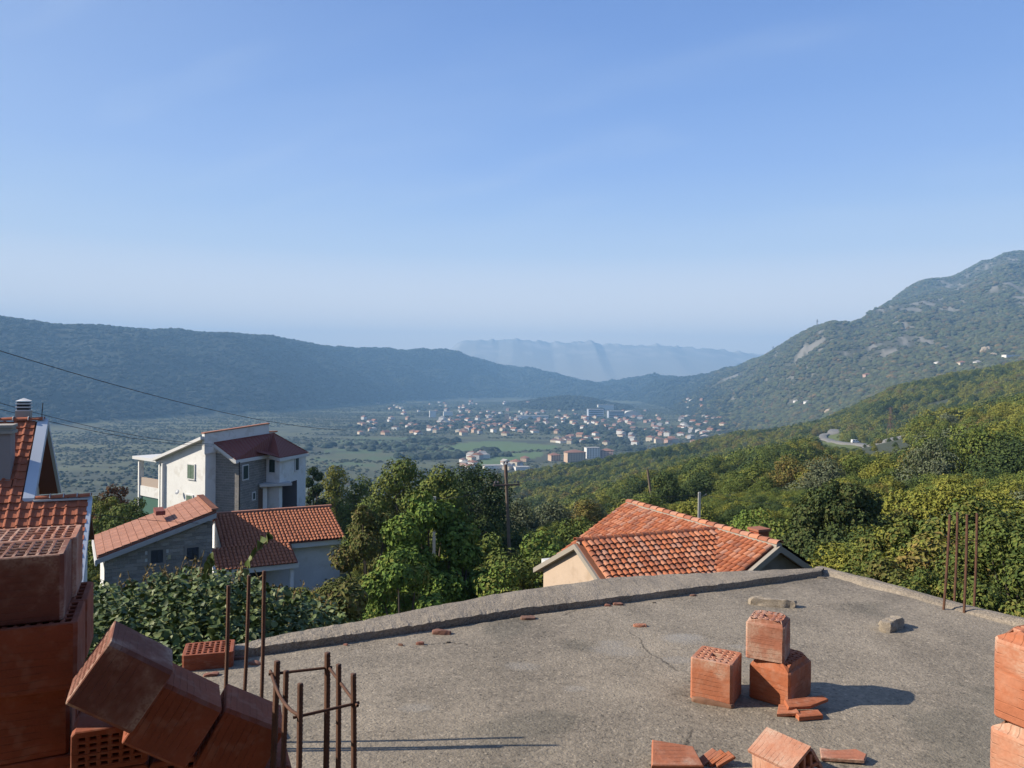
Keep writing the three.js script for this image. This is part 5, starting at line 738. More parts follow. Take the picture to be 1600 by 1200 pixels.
// --- the white annexe with the long red barrel roof ---
{
  const th = turnOf(0.88, 0.475), O = atDepth(334, 805, 48), base = -13.8, h = thing('barrel_roof_annexe', 'white annexe with a long brick-red barrel-tile roof and low porch', 'outbuilding', [O.x, base, O.z], th), yr = O.y - base, pt = 0.36, Ln = 7.3, run = 3.7, pr = 2.1, pw = 3.9;
  part('roof_deck', merge([slabGeo([V(0, yr, 0), V(0, yr - pt * run, run), V(Ln, yr - pt * run, run), V(Ln, yr, 0)], 0.12), slabGeo([V(Ln, yr, 0), V(Ln, yr - pt * run, -run), V(0, yr - pt * run, -run), V(0, yr, 0)], 0.12), slabGeo([V(-0.6, yr - pt * run, run - 0.02), V(-0.6, yr - pt * (run + pr), run + pr), V(pw, yr - pt * (run + pr), run + pr), V(pw, yr - pt * run, run - 0.02)], 0.12)]), std([0.20, 0.055, 0.03], 0.95, { side: THREE.DoubleSide }), h);
  const d = V(0, -pt, 1).normalize();
  layTiles({ parent: h, o: V(0, yr + 0.01, 0.05), across: V(1, 0, 0), down: d, n: 33, rows: 12, mod: 0.221, exp: 0.33, geo: barrelGeo(0.105, 0.4, 0.05, 5), mats: brickRed, seed: 31, single: false });
  layTiles({ parent: h, o: V(-0.6, yr - pt * run + 0.01, run), across: V(1, 0, 0), down: d, n: 20, rows: 7, mod: 0.221, exp: 0.33, geo: barrelGeo(0.105, 0.4, 0.05, 5), mats: brickRed, seed: 32, single: false });
  part('ridge_cap', slabGeo([V(-0.05, yr + 0.16, 0.16), V(Ln + 0.1, yr + 0.16, 0.16), V(Ln + 0.1, yr + 0.16, -0.16), V(-0.05, yr + 0.16, -0.16)], 0.16), rosy[2], h);
  const wz = run - 0.45; part('wall', merge([polyGeo([V(0.2, 0, wz), V(Ln - 0.2, 0, wz), V(Ln - 0.2, yr - pt * run, wz), V(0.2, yr - pt * run, wz)]), polyGeo([V(Ln - 0.2, 0, wz), V(Ln - 0.2, 0, -3), V(Ln - 0.2, yr - pt * 3, -3), V(Ln - 0.2, yr - 0.1, 0), V(Ln - 0.2, yr - pt * wz - 0.1, wz)]), polyGeo([V(0.2, 0, -3), V(0.2, 0, wz), V(0.2, yr - pt * wz - 0.1, wz), V(0.2, yr - 0.1, 0), V(0.2, yr - pt * 3, -3)])]), brightWall, h);
  part('eave_board', box(Ln - pw + 0.05, 0.34, 0.3, (Ln + pw) / 2, yr - pt * run - 0.2, run - 0.05), whiteTrim, h); part('eave_board', box(pw + 0.7, 0.28, 0.14, pw / 2 - 0.3, yr - pt * (run + pr) - 0.17, run + pr - 0.02), whiteTrim, h);
  part('gutter', box(Ln - pw + 0.1, 0.06, 0.1, (Ln + pw) / 2, yr - pt * run - 0.02, run + 0.12), maroon[0], h); part('porch_verge', slabGeo([V(-0.68, yr - pt * run + 0.02, run), V(-0.6, yr - pt * run + 0.02, run), V(-0.6, yr - pt * (run + pr) + 0.02, run + pr), V(-0.68, yr - pt * (run + pr) + 0.02, run + pr)], 0.26), whiteTrim, h);
  for (const x of [-0.45, pw - 0.3]) part('porch_post', box(0.2, yr - pt * (run + pr), 0.2, x, (yr - pt * (run + pr)) / 2 - 0.1, run + pr - 0.25), brightWall, h); part('porch_wall', box(1.3, 2.4, 0.15, 0.3, yr - pt * (run + pr) - 1.4, run + pr - 0.3), brightWall, h); part('porch_door', box(1.2, 2.2, 0.08, 1.9, yr - pt * (run + pr) - 1.4, wz + 0.06), darkGap, h);
}

// ---------- near trees, shrubs, the vine ----------
const keepOut = [];                                    // footprints of the houses
for (const n of ['terracotta_roof_house', 'steep_roof_house', 'white_house', 'block_outbuilding', 'barrel_roof_annexe']) { const b = new THREE.Box3().setFromObject(scene.getObjectByName(n)); keepOut.push([(b.min.x + b.max.x) / 2, (b.min.z + b.max.z) / 2, (b.max.x - b.min.x) / 2 * 0.92, (b.max.z - b.min.z) / 2 * 0.92]); }
const onHouse = (x, z, m = 0) => keepOut.some(([cx, cz, a, b]) => Math.abs(x - cx) < a + m && Math.abs(z - cz) < b + m);
const slabPoly = [slabA, slabC, slabD, slabB].map((p) => [p.x, p.z]);
const onSlab = (x, z, m = 0) => inPoly(slabPoly, x, z) || (m > 0 && slabPoly.some((_, k) => { const a = slabPoly[k], b = slabPoly[(k + 1) % 4]; return segDist([a, b], x, z) < m; }));
function tree(name, label, u, vTop, D, r, pal, { n = 9000, leaf = 0.12, low = 0.2, count = 12, lobe = 0.46, sy = 0.85, spread = 0.66, seed = Math.round(u * 7 + D), category = 'tree', group, inner = 0.5, sink = 0, cone = 0 } = {}) {
  const t = atDepth(u, vTop, D), y = landY(t.x, t.z) - 0.15 - sink, h = Math.max(0.8, t.y - y) * 0.97, f = treeForm(seed, { h, r, low, count, lobe, sy, spread, cone });
  const o = thing(name, label, category, [t.x, y, t.z], 0, group); part('trunk', f.trunk, barkMat, o); part('crown', crownGeo({ seed: seed + 1, n, lobes: f.lobes, leaf, cols: pal, inner }), leafMat, o); return o;
}
const figBright = [[0.060, 0.105, 0.018], [0.092, 0.148, 0.024], [0.125, 0.175, 0.028], [0.165, 0.172, 0.034]], figBrown = [[0.065, 0.081, 0.019], [0.092, 0.103, 0.024], [0.119, 0.111, 0.030], [0.142, 0.105, 0.035]], shrubLight = [[0.045, 0.070, 0.016], [0.075, 0.102, 0.022], [0.110, 0.125, 0.027], [0.150, 0.135, 0.030]], darkRound = [[0.030, 0.049, 0.015], [0.046, 0.068, 0.020], [0.065, 0.084, 0.024], [0.081, 0.084, 0.027]];
tree('maple_tree', 'bright green broad-leaved tree standing between the annexe and the utility pole', 652, 738, 26, 2.3, figBright, { n: 26000, leaf: 0.15, count: 18, low: 0.08, lobe: 0.36, spread: 0.8, inner: 0.35 });
tree('fruit_tree', 'browning green fruit tree beside the annexe roof end', 575, 758, 30, 2.0, figBrown, { n: 17000, leaf: 0.13, count: 15, low: 0.08, lobe: 0.38, spread: 0.8, inner: 0.4 });
tree('fruit_tree', 'low leafy tree in front of the evergreen, left of the pole', 722, 792, 26.5, 1.7, figBright, { n: 15000, leaf: 0.14, count: 14, low: 0.06, lobe: 0.38, spread: 0.8, inner: 0.4 });
tree('fruit_tree', 'squat green tree rising directly over the terrace kerb', 630, 838, 22, 1.6, figBright, { n: 14000, leaf: 0.13, count: 13, low: 0.05, lobe: 0.4, spread: 0.8 });
tree('evergreen_tree', 'dark evergreen tree behind the leafy trees near the pole', 742, 714, 52, 3.3, PAL.dark, { n: 15000, leaf: 0.16, count: 16, low: 0.15, lobe: 0.4 });
tree('walnut_tree', 'tall dark green tree topping the clump by the annexe', 638, 700, 48, 2.9, PAL.oak, { n: 14000, leaf: 0.17, count: 14, low: 0.2, lobe: 0.42 });
tree('walnut_tree', 'green tree rising behind the bright leafy tree', 690, 712, 44, 2.2, PAL.oak, { n: 11000, leaf: 0.16, count: 12, low: 0.2, lobe: 0.42 });
tree('young_tree', 'pale upright young tree standing behind the annexe', 531, 716, 82, 2.6, PAL.yellow, { n: 7000, leaf: 0.2, low: 0.1, cone: 1 });
tree('young_tree', 'dark narrow tree against the corner of the white house', 488, 714, 74, 1.5, PAL.dark, { n: 6000, leaf: 0.2, low: 0.1 });
tree('young_tree', 'mid green tree beyond the annexe ridge', 565, 735, 70, 2.6, PAL.oak, { n: 7000, leaf: 0.2, low: 0.1 });
tree('round_tree', 'dense round dark tree right of the terracotta roof', 1313, 737, 30, 2.15, darkRound, { n: 30000, leaf: 0.13, count: 26, low: 0.08, lobe: 0.34, spread: 0.78, inner: 0.3 });
for (const [u, v, D, r, p, l] of [[1440, 795, 18, 1.5, shrubLight, 'feathery light green shrub beside the round dark tree'], [1545, 775, 17, 1.7, shrubLight, 'tall light green shrub behind the starter bars'], [1605, 800, 12, 1.4, shrubLight, 'leafy shrub overhanging the terrace edge beyond the starter bars'], [1478, 865, 11, 1.1, shrubLight, 'low bright shrub at the terrace edge left of the starter bars'], [1560, 880, 9, 1.0, shrubLight, 'low bright shrub against the terrace lip behind the starter bars'], [1400, 862, 14, 1.2, figBrown, 'low brownish shrub at the foot of the round dark tree'], [1500, 745, 30, 2.2, PAL.yellow, 'yellowing tree above the light green shrubs'], [1420, 760, 34, 2.0, PAL.yellow, 'yellow-green tree next to the round dark tree']]) tree('shrub', l, u, v, D, r, p, { n: D < 20 ? 30000 : 13000, leaf: D < 20 ? Math.max(0.052, 0.0056 * D) : 0.13, count: 26, low: 0.03, lobe: 0.32, spread: 0.9, category: 'shrub', inner: 0.25 });
tree('evergreen_tree', 'big dark tree on the slope above the yellowing tree', 1500, 688, 72, 4.6, PAL.dark, { n: 14000, leaf: 0.22, count: 16 });
tree('evergreen_tree', 'big dark tree on the slope above the starter bars', 1588, 690, 62, 4.2, PAL.dark, { n: 14000, leaf: 0.22, count: 16 });
tree('sumac_tree', 'rust-red topped small tree beside the white house veranda', 186, 740, 57, 1.7, [[0.10, 0.040, 0.018], [0.13, 0.055, 0.022], [0.08, 0.06, 0.02]], { n: 5000, leaf: 0.16, low: 0.2 });
for (const [u, v, D, r, p, l] of [[165, 764, 54, 1.6, PAL.yellow, 'yellow-green bush left of the rust-red tree'], [208, 770, 52, 1.6, PAL.oak, 'green bush below the veranda of the white house'], [186, 785, 51, 1.9, PAL.oak, 'green bush behind the outbuilding roof'], [148, 770, 70, 1.6, PAL.yellow, 'far yellow-green bush beyond the steep roof'], [152, 890, 17, 1.0, PAL.dark, 'dark bush in the gap beside the steep-roofed house'], [834, 852, 24.5, 1.3, PAL.oak, 'green bush against the wall of the terracotta-roofed house'], [792, 872, 24, 1.3, PAL.fig, 'green bush at the foot of the utility pole'], [770, 826, 32, 1.7, PAL.oak, 'leafy bush left of the utility pole'], [850, 822, 34, 1.8, PAL.fig, 'leafy bush behind the terracotta roof eave'], [905, 806, 46, 2.0, PAL.oak, 'green bush behind the terracotta roof'], [1235, 812, 36, 1.6, PAL.oak, 'green bush right of the roof chimney'], [1180, 800, 46, 1.9, PAL.fig, 'light green bush beyond the terracotta ridge'], [1085, 785, 54, 2.0, PAL.yellow, 'yellow-green bush behind the short concrete post'], [540, 905, 16, 1.1, figBrown, 'browning shrub between the vine and the annexe wall'], [500, 912, 19, 1.0, figBrown, 'straggly brown shrub before the annexe wall'], [455, 905, 22, 1.1, PAL.oak, 'green shrub before the annexe porch']]) tree('bush', l, u, v, D, r, p, { n: 7000, leaf: D < 30 ? 0.12 : 0.16, count: 11, low: 0.02, lobe: 0.5, spread: 0.75, category: 'bush' });
for (const [u, v, D, l] of [[815, 778, 62, 'silver-grey olive tree right behind the utility pole'], [862, 780, 66, 'silver-grey olive tree beyond the leafy bush'], [925, 778, 70, 'silver-grey olive tree behind the terracotta apex'], [752, 772, 64, 'silver-grey olive tree under the dark evergreen']]) tree('olive_tree', l, u, v, D, 2.2, PAL.olive, { n: 6000, leaf: 0.17, count: 12, low: 0.1 });
// undergrowth between houses and trees
{
  const R = rng(77), by = protos.map(() => []);
  for (let k = 0; k < 9000; k++) {
    const D = Math.sqrt(mix(5 ** 2, 120 ** 2, R())), u = -60 + 1800 * R(), x = (u - 800) / FPX * D, z = -D; if (onHouse(x, z, 0.5) || onSlab(x, z, 0.6)) continue;
    const nr = fbm(x / 9, z / 9, 3, 31), h = D < 14 ? 0.5 + 0.4 * R() : 0.9 + 1.5 * R() * nr + (u > 1300 && D > 14 ? 0.7 : 0) * R(); const y = landY(x, z); const [, pv] = projU(V(x, y + h, z)); if (u > 160 && u < 520 && D > 8 && D < 44 && pv < 905) continue; if (u > 500 && u < 860 && pv < 720) continue;
    by[kindAt(x * 6, z * 6, R) * 2 + (R() < 0.5 ? 1 : 0)].push({ x, y: y - 0.12 * h, z, h: h * 1.1, w: 1.0 + 0.5 * R(), a: R() * 6.28 });
  }
  by.forEach((l, k) => { if (l.length) scatter('undergrowth', protos[k].crown, leafMat, l, `${woodWords[protos[k].kind]} undergrowth between the houses and the trees`, 'undergrowth'); });
}
// the large-leaved vine spilling up behind the kerb
{
  const R = rng(515), o = thing('climbing_vine', 'large-leaved green vine heaped behind the kerb and the rebars', 'vine', [0, 0, 0]), vineMat = [[0.060, 0.092, 0.022], [0.085, 0.120, 0.030], [0.12, 0.145, 0.045], [0.046, 0.070, 0.020]].map((c) => new THREE.MeshPhysicalMaterial({ color: lin(...c), roughness: 0.58, side: THREE.DoubleSide, specularIntensity: 0.6 }));
  const heart = (() => { const s = new THREE.Shape(); s.moveTo(0, -0.08); s.bezierCurveTo(0.22, -0.28, 0.62, -0.12, 0.52, 0.28); s.bezierCurveTo(0.44, 0.62, 0.14, 0.78, 0, 1); s.bezierCurveTo(-0.14, 0.78, -0.44, 0.62, -0.52, 0.28); s.bezierCurveTo(-0.62, -0.12, -0.22, -0.28, 0, -0.08); const g = new THREE.ShapeGeometry(s, 3), p = g.attributes.position; for (let k = 0; k < p.count; k++) p.setZ(k, 0.28 * Math.abs(p.getX(k)) - 0.22 * p.getY(k) ** 2); g.computeVertexNormals(); return g; })();
  const topV = [[120, 945], [170, 938], [230, 925], [300, 910], [340, 906], [400, 924], [450, 944], [500, 960], [545, 972]], spots = [];
  for (let k = 0; k < 38000; k++) {
    const u = 118 + 425 * Math.pow(R(), 0.9), kl = kerbDir, ku = (u - 800) / FPX, t = (SL.left.x * kl.z - SL.left.z * kl.x) / (ku * kl.z + kl.x), D0 = t + 0.42, D = D0 + 3.6 * R() * R() + 0.1, yTop = atDepth(u, curve(topV, u) + 14 * (fbm(u / 13, D, 3, 6) - 0.5) * 2, D0 + 2.2).y - 0.16 * Math.abs(D - D0 - 2.2) ** 1.4 , depth = R() ** 2.2, y = yTop - depth * 1.3;
    spots.push([u, D, y, depth]);
  }
  const big = new Set(spots.filter((s) => s[3] < 0.12).sort((a, b) => a[1] - b[1]).slice(0, 280)), acc = vineMat.map(() => []), M = new THREE.Matrix4(), q = new THREE.Object3D();
  for (const s of spots) {
    const [u, D, y] = s, size = 0.027 + 0.032 * R(); q.position.set((u - 800) / FPX * D, y, -D); q.rotation.set(-0.9 + 1.5 * (R() - 0.5), R() * 6.28, (R() - 0.5) * 1.4, 'YXZ'); q.scale.setScalar(size); q.updateMatrix();
    const m = Math.floor(R() * 4); if (big.has(s)) { const p = part('leaf', heart, vineMat[m], o); p.applyMatrix4(q.matrix); } else acc[m].push(q.matrix.clone());
  }
  acc.forEach((l, k) => { const g = new THREE.InstancedMesh(heart, vineMat[k], l.length); l.forEach((m, i) => g.setMatrixAt(i, m)); g.name = 'leaf_mass'; g.userData.kind = 'stuff'; g.castShadow = g.receiveShadow = true; o.add(g); });
const stems = []; for (let k = 0; k < 26; k++) { const u = 140 + 380 * R(), D = 6.2 + 1.6 * R(), y = atDepth(u, curve(topV, u), D).y - 0.5, x = (u - 800) / FPX * D; stems.push(tube([V(x, -5.6, -D), V(x + 0.4 * (R() - 0.5), -3, -D + 0.3), V(x + 0.4 * (R() - 0.5), y - 0.5, -D), V(x + 0.5 * (R() - 0.5), y - 0.1, -D + 0.1)], 0.008, 5)); }
  part('stems', merge(stems), std([0.11, 0.07, 0.045], 0.9), o);
  // two free shoots
  { const dry = []; for (let k = 0; k < 60; k++) { const u = 190 + 330 * R(), D = 6.6 + 1.6 * R(), b = atDepth(u, curve(topV, u) + 6, D), t = b.clone().add(V(0.25 * (R() - 0.5), 0.10 + 0.22 * R(), 0.1 * (R() - 0.5))); dry.push(tube([b.clone().add(V(0, -0.3, 0)), b.clone().lerp(t, 0.5).add(V(0.04 * (R() - 0.5), 0, 0)), t], 0.0035, 4, 4)); for (let q = 0; q < 7; q++) { const m = heart.clone().scale(0.022, 0.035, 0.03).rotateX(R() * 3).rotateY(R() * 6).translate(...b.clone().lerp(t, 0.2 + 0.8 * R()).add(V(0.03 * (R() - 0.5), 0.02 * R(), 0.03 * (R() - 0.5))).toArray()); dry.push(m); } } part('dry_sprigs', merge(dry), std([0.15, 0.105, 0.035], 0.9, { side: THREE.DoubleSide }), o).userData.kind = 'stuff'; }
  for (const pts of [[[383, 912], [388, 885], [398, 866], [412, 850], [422, 842]], [[322, 905], [328, 885], [331, 872]]]) { const c = pts.map(([u, v]) => atDepth(u, v, 6.2)); part('shoot', tube(c, 0.006, 5), std([0.12, 0.10, 0.04], 0.9), o); const cv = new THREE.CatmullRomCurve3(c); for (let k = 0; k < 9; k++) { const p = part('leaf', heart, vineMat[1 + k % 2], o); p.position.copy(cv.getPoint(k / 8)); p.rotation.set(-0.5 + R(), R() * 6, R() - 0.5); p.scale.setScalar(0.05 + 0.035 * R()); } }
}

// ---------- poles, wires, pylons ----------
const timber = std([0.13, 0.098, 0.074], 0.95), steelRust = std([0.12, 0.075, 0.058], 0.85), porcelain = std([0.10, 0.075, 0.07], 0.4), wireMat = std([0.03, 0.03, 0.032], 0.7), galv = std([0.16, 0.165, 0.17], 0.7), concretePole = std([0.34, 0.33, 0.30], 0.9);
const poleTop = atDepth(790, 726, 44);
{
  const t = poleTop, f = atDepth(797, 890, 44), d = t.clone().sub(f).normalize(), gy = landY(t.x, t.z), foot = f.clone().addScaledVector(d, (gy - 0.4 - f.y) / d.y), p = thing('utility_pole', 'brown timber utility pole with a rusty crossarm and insulators', 'pole', foot), L = (q) => q.clone().sub(foot);
  part('pole', cyl(V(0, 0, 0), L(t), 0.115, 0.085, 10), timber, p); part('steel_cap', cyl(L(t.clone().addScaledVector(d, -0.7)), L(t), 0.10, 0.095, 8), steelRust, p);
  const ca = L(t.clone().addScaledVector(d, -1.15)), ax = V(0.96, 0.0, -0.28).normalize(); part('crossarm', box(1.55, 0.09, 0.1, ca.x, ca.y, ca.z + 0.12, Math.atan2(0.28, 0.96)), steelRust, p);
  for (const s of [-0.68, -0.5, 0.5, 0.68]) { const q = ca.clone().addScaledVector(ax, s); q.z += 0.12; part('insulator', merge([cyl(q, q.clone().add(V(0, 0.14, 0)), 0.02, 0.02, 6), cyl(q.clone().add(V(0, 0.12, 0)), q.clone().add(V(0, 0.22, 0)), 0.07, 0.045, 8)]), porcelain, p); }
  for (const s of [-0.09, 0.09]) { const q = L(t).addScaledVector(ax, s); part('insulator', merge([cyl(q.clone().add(V(0, -0.02, 0)), q.clone().add(V(0, 0.1, 0)), 0.02, 0.02, 6), cyl(q.clone().add(V(0, 0.08, 0)), q.clone().add(V(0, 0.2, 0)), 0.06, 0.04, 8)]), porcelain, p); }
}
{
  const t = atDepth(1012, 735, 68), f = atDepth(1020, 795, 68), d = t.clone().sub(f).normalize(), foot = f.clone().addScaledVector(d, (landY(f.x, f.z) - 0.3 - f.y) / d.y), p = thing('leaning_pole', 'bare brown pole leaning behind the terracotta roof apex', 'pole', foot); part('pole', cyl(V(0, 0, 0), t.clone().sub(foot), 0.14, 0.10, 8), timber, p); part('top_bracket', box(0.1, 0.25, 0.1, t.x - foot.x, t.y - foot.y, t.z - foot.z), steelRust, p);
  const t2 = atDepth(1093, 769, 48), g2 = landY(t2.x, t2.z) - 0.2, q = thing('concrete_post', 'short pale concrete post with a bracket behind the terracotta roof', 'pole', [t2.x, g2, t2.z]); part('post', box(0.15, t2.y - g2, 0.15, 0, (t2.y - g2) / 2, 0), concretePole, q); part('bracket', tube([V(0.05, t2.y - g2 - 0.35, 0), V(0.45, t2.y - g2 - 0.1, 0)], 0.02, 5), galv, q);
  const t3 = atDepth(679, 776, 34), g3 = landY(t3.x, t3.z), w = thing('concrete_post', 'slim pale post half hidden in the bright green tree', 'pole', [t3.x, g3, t3.z]); part('post', box(0.12, t3.y - g3, 0.12, 0, (t3.y - g3) / 2, 0), concretePole, w);
}
function wire(a, b, sag, label, r = 0.011, group) { const p = []; for (let k = 0; k <= 24; k++) { const t = k / 24, q = a.clone().lerp(b, t); q.y -= sag * 4 * t * (1 - t); p.push(q); } const g = new THREE.TubeGeometry(new THREE.CatmullRomCurve3(p), 48, r, 4, false); return top('overhead_wire', g, wireMat, label, 'wire', group); }
wire(atDepth(-120, 510, 26), atDepth(540, 672, 70), 0.75, 'highest overhead wire slanting across the left ridge', 0.016);
wire(atDepth(-120, 593, 30), atDepth(335, 694, 59.8), 0.55, 'upper of the two wires running to the white house', 0.014);
wire(atDepth(-120, 606, 30), atDepth(331, 697, 59.8), 0.5, 'lower of the two wires running to the white house', 0.014);
wire(atDepth(120, 800, 37), atDepth(332, 818, 44.4), 0.1, 'slack cable drooping across the outbuilding roof', 0.012);
wire(poleTop.clone().add(V(0.6, -1.0, 0)), atDepth(1093, 772, 48), 0.5, 'wire from the utility pole to the short concrete post', 0.011);
wire(poleTop.clone().add(V(-0.6, -1.0, 0)), atDepth(679, 778, 34), 0.3, 'wire from the utility pole to the slim pale post', 0.011);
wire(atDepth(1093, 773, 48), atDepth(1500, 778, 64), 0.8, 'wire leading from the short concrete post towards the right-hand trees', 0.011);
function pylon(u, vTop, D, h, thick, label, arms = 3) {
  const t = atDepth(u, vTop, D), gy = t.y - h, p = thing('power_pylon', label, 'pylon', [t.x, gy, t.z], 0.4), w = h * 0.10, wt = h * 0.018, body = [], at = (f, sx, sz) => { const q = mix(w, wt, Math.min(1, f * 1.25)); return V(sx * q, f * h, sz * q); };
  for (const [sx, sz] of [[-1, -1], [1, -1], [1, 1], [-1, 1]]) { const leg = []; for (let k = 0; k < 4; k++) leg.push(cyl(at(k / 4, sx, sz), at((k + 1) / 4, sx, sz), thick, thick, 4)); part('leg', merge(leg), u > 1380 && D < 600 ? steelRust : galv, p); }
  for (let k = 0; k < 7; k++) for (const [a, b] of [[[-1, 1], [1, 1]], [[1, 1], [1, -1]], [[1, -1], [-1, -1]], [[-1, -1], [-1, 1]]]) { body.push(cyl(at(k / 7, ...a), at((k + 1) / 7, ...b), thick * 0.6, thick * 0.6, 3), cyl(at(k / 7, ...b), at((k + 1) / 7, ...a), thick * 0.6, thick * 0.6, 3)); }
  part('bracing', merge(body), u > 1380 && D < 600 ? steelRust : galv, p);
  for (let k = 0; k < arms; k++) { const y = h * (0.98 - 0.1 * k), l = h * (0.11 + 0.025 * k); part('crossarm', merge([cyl(V(-l, y - 0.02 * h, 0), V(0, y, 0), thick, thick, 4), cyl(V(0, y, 0), V(l, y - 0.02 * h, 0), thick, thick, 4), cyl(V(-l, y - 0.02 * h, 0), V(0, y - 0.045 * h, 0), thick * 0.7, thick * 0.7, 3), cyl(V(0, y - 0.045 * h, 0), V(l, y - 0.02 * h, 0), thick * 0.7, thick * 0.7, 3)]), u > 1380 && D < 600 ? steelRust : galv, p); }
  return [t, p];
}
const [pt] = pylon(1392, 636, 440, 30, 0.12, 'rust-brown lattice pylon on the slope below the mountain road');
pylon(1277, 499, 2380, 30, 0.32, 'small lattice pylon on the summit of the near mountain knob'); pylon(1208, 541, 2760, 26, 0.32, 'small lattice pylon low on the mountain shoulder'); pylon(1557, 474, 2300, 44, 0.3, 'lattice pylon high on the wooded mountainside'); pylon(1436, 482, 2650, 36, 0.3, 'lattice pylon below the limestone crags');
wire(pt.clone().add(V(1.5, -3, 0)), atDepth(1680, 682, 330), 5, 'upper power line strung from the rust-brown pylon', 0.07); wire(pt.clone().add(V(1.5, -7, 0)), atDepth(1680, 712, 330), 5, 'lower power line strung from the rust-brown pylon', 0.07); wire(pt.clone().add(V(-1.5, -3, 0)), atDepth(1150, 668, 700), 7, 'power line running from the rust-brown pylon down the valley', 0.06);

// the white van on the mountain road
{
  const q = hitLand(1336, 694, 300) ?? atDepth(1336, 694, 500), y = landY(q.x, q.z) + 0.75, v = thing('parked_van', 'small white van driving on the mountain road', 'van', [q.x, y, q.z], 0.12), paint = std([0.75, 0.75, 0.75], 0.35);
  const s = new THREE.Shape(); [[-2.3, 0.4], [-2.3, 1.7], [-2.1, 2.0], [0.9, 2.0], [1.6, 1.25], [2.2, 1.1], [2.3, 0.4]].forEach(([x, yy], k) => k ? s.lineTo(x, yy) : s.moveTo(x, yy)); part('body', new THREE.ExtrudeGeometry(s, { depth: 1.7, bevelEnabled: true, bevelSize: 0.06, bevelThickness: 0.06, bevelSegments: 1 }).translate(0, 0, -0.85), paint, v);
  part('side_window', box(1.1, 0.5, 1.86, 0.5, 1.5, 0), glassDark, v); part('rear_window', box(1.2, 0.45, 1.86, -1.2, 1.52, 0), glassDark, v);
  for (const x of [-1.4, 1.4]) for (const z of [-0.85, 0.85]) part('wheel', new THREE.CylinderGeometry(0.36, 0.36, 0.22, 12).rotateX(Math.PI / 2).translate(x, 0.36, z), darkGap, v);
}

// ---------- the town in the valley ----------
const wallTints = { white: [0.62, 0.60, 0.56], cream: [0.52, 0.45, 0.34], peach: [0.46, 0.33, 0.23], pink: [0.40, 0.26, 0.21], grey: [0.34, 0.34, 0.34] }, roofTints = { orange: [0.27, 0.125, 0.075], brown: [0.19, 0.11, 0.08], pale: [0.32, 0.30, 0.27] };
const wallMats = Object.fromEntries(Object.entries(wallTints).map(([k, c]) => [k, std(c, 0.9, { side: THREE.DoubleSide })])), roofMats = Object.fromEntries(Object.entries(roofTints).map(([k, c]) => [k, std(c, 0.9, { side: THREE.DoubleSide })]));
const bodyGeo = merge([box(1, 1, 1, 0, 0.5, 0)]), gableGeo = (() => { const s = new THREE.Shape(); s.moveTo(-0.55, 0); s.lineTo(0.55, 0); s.lineTo(0, 0.42); s.closePath(); return new THREE.ExtrudeGeometry(s, { depth: 1.08, bevelEnabled: false }).translate(0, 0, -0.54); })(), hipGeo = new THREE.ConeGeometry(0.78, 0.4, 4, 1).rotateY(Math.PI / 4).translate(0, 0.2, 0), winGeo = box(0.10, 0.14, 0.012);
function townHouse(x, y, z, w, hgt, d, wall, roof, hip, turn, label, group, floors = 0, name = 'town_house', category = 'house') {
  const o = thing(name, label, category, [x, y - 0.5, z], turn, group); part('wall', bodyGeo, wallMats[wall], o).scale.set(w, hgt + 0.5, d);
  if (roof === 'flat') part('roof', box(1.03, 0.06, 1.03), roofMats.pale, o).position.y = (hgt + 0.5), o.children[1].scale.set(w, 8, d); else { const r = part('roof', hip ? hipGeo : gableGeo, roofMats[roof], o); r.scale.set(w, Math.min(w, d) * 0.72, d); r.position.y = hgt + 0.5; }
  if (floors) for (let f = 0; f < floors; f++) for (let k = 0; k < Math.round(w / 4.5); k++) { const q = part('window', winGeo, glassDark, o); q.scale.set(15, 10, 8); q.position.set(-w / 2 + (k + 0.5) * w / Math.round(w / 4.5), 0.5 + (f + 0.55) * hgt / floors, d / 2 + 0.03); }
  return o;
}
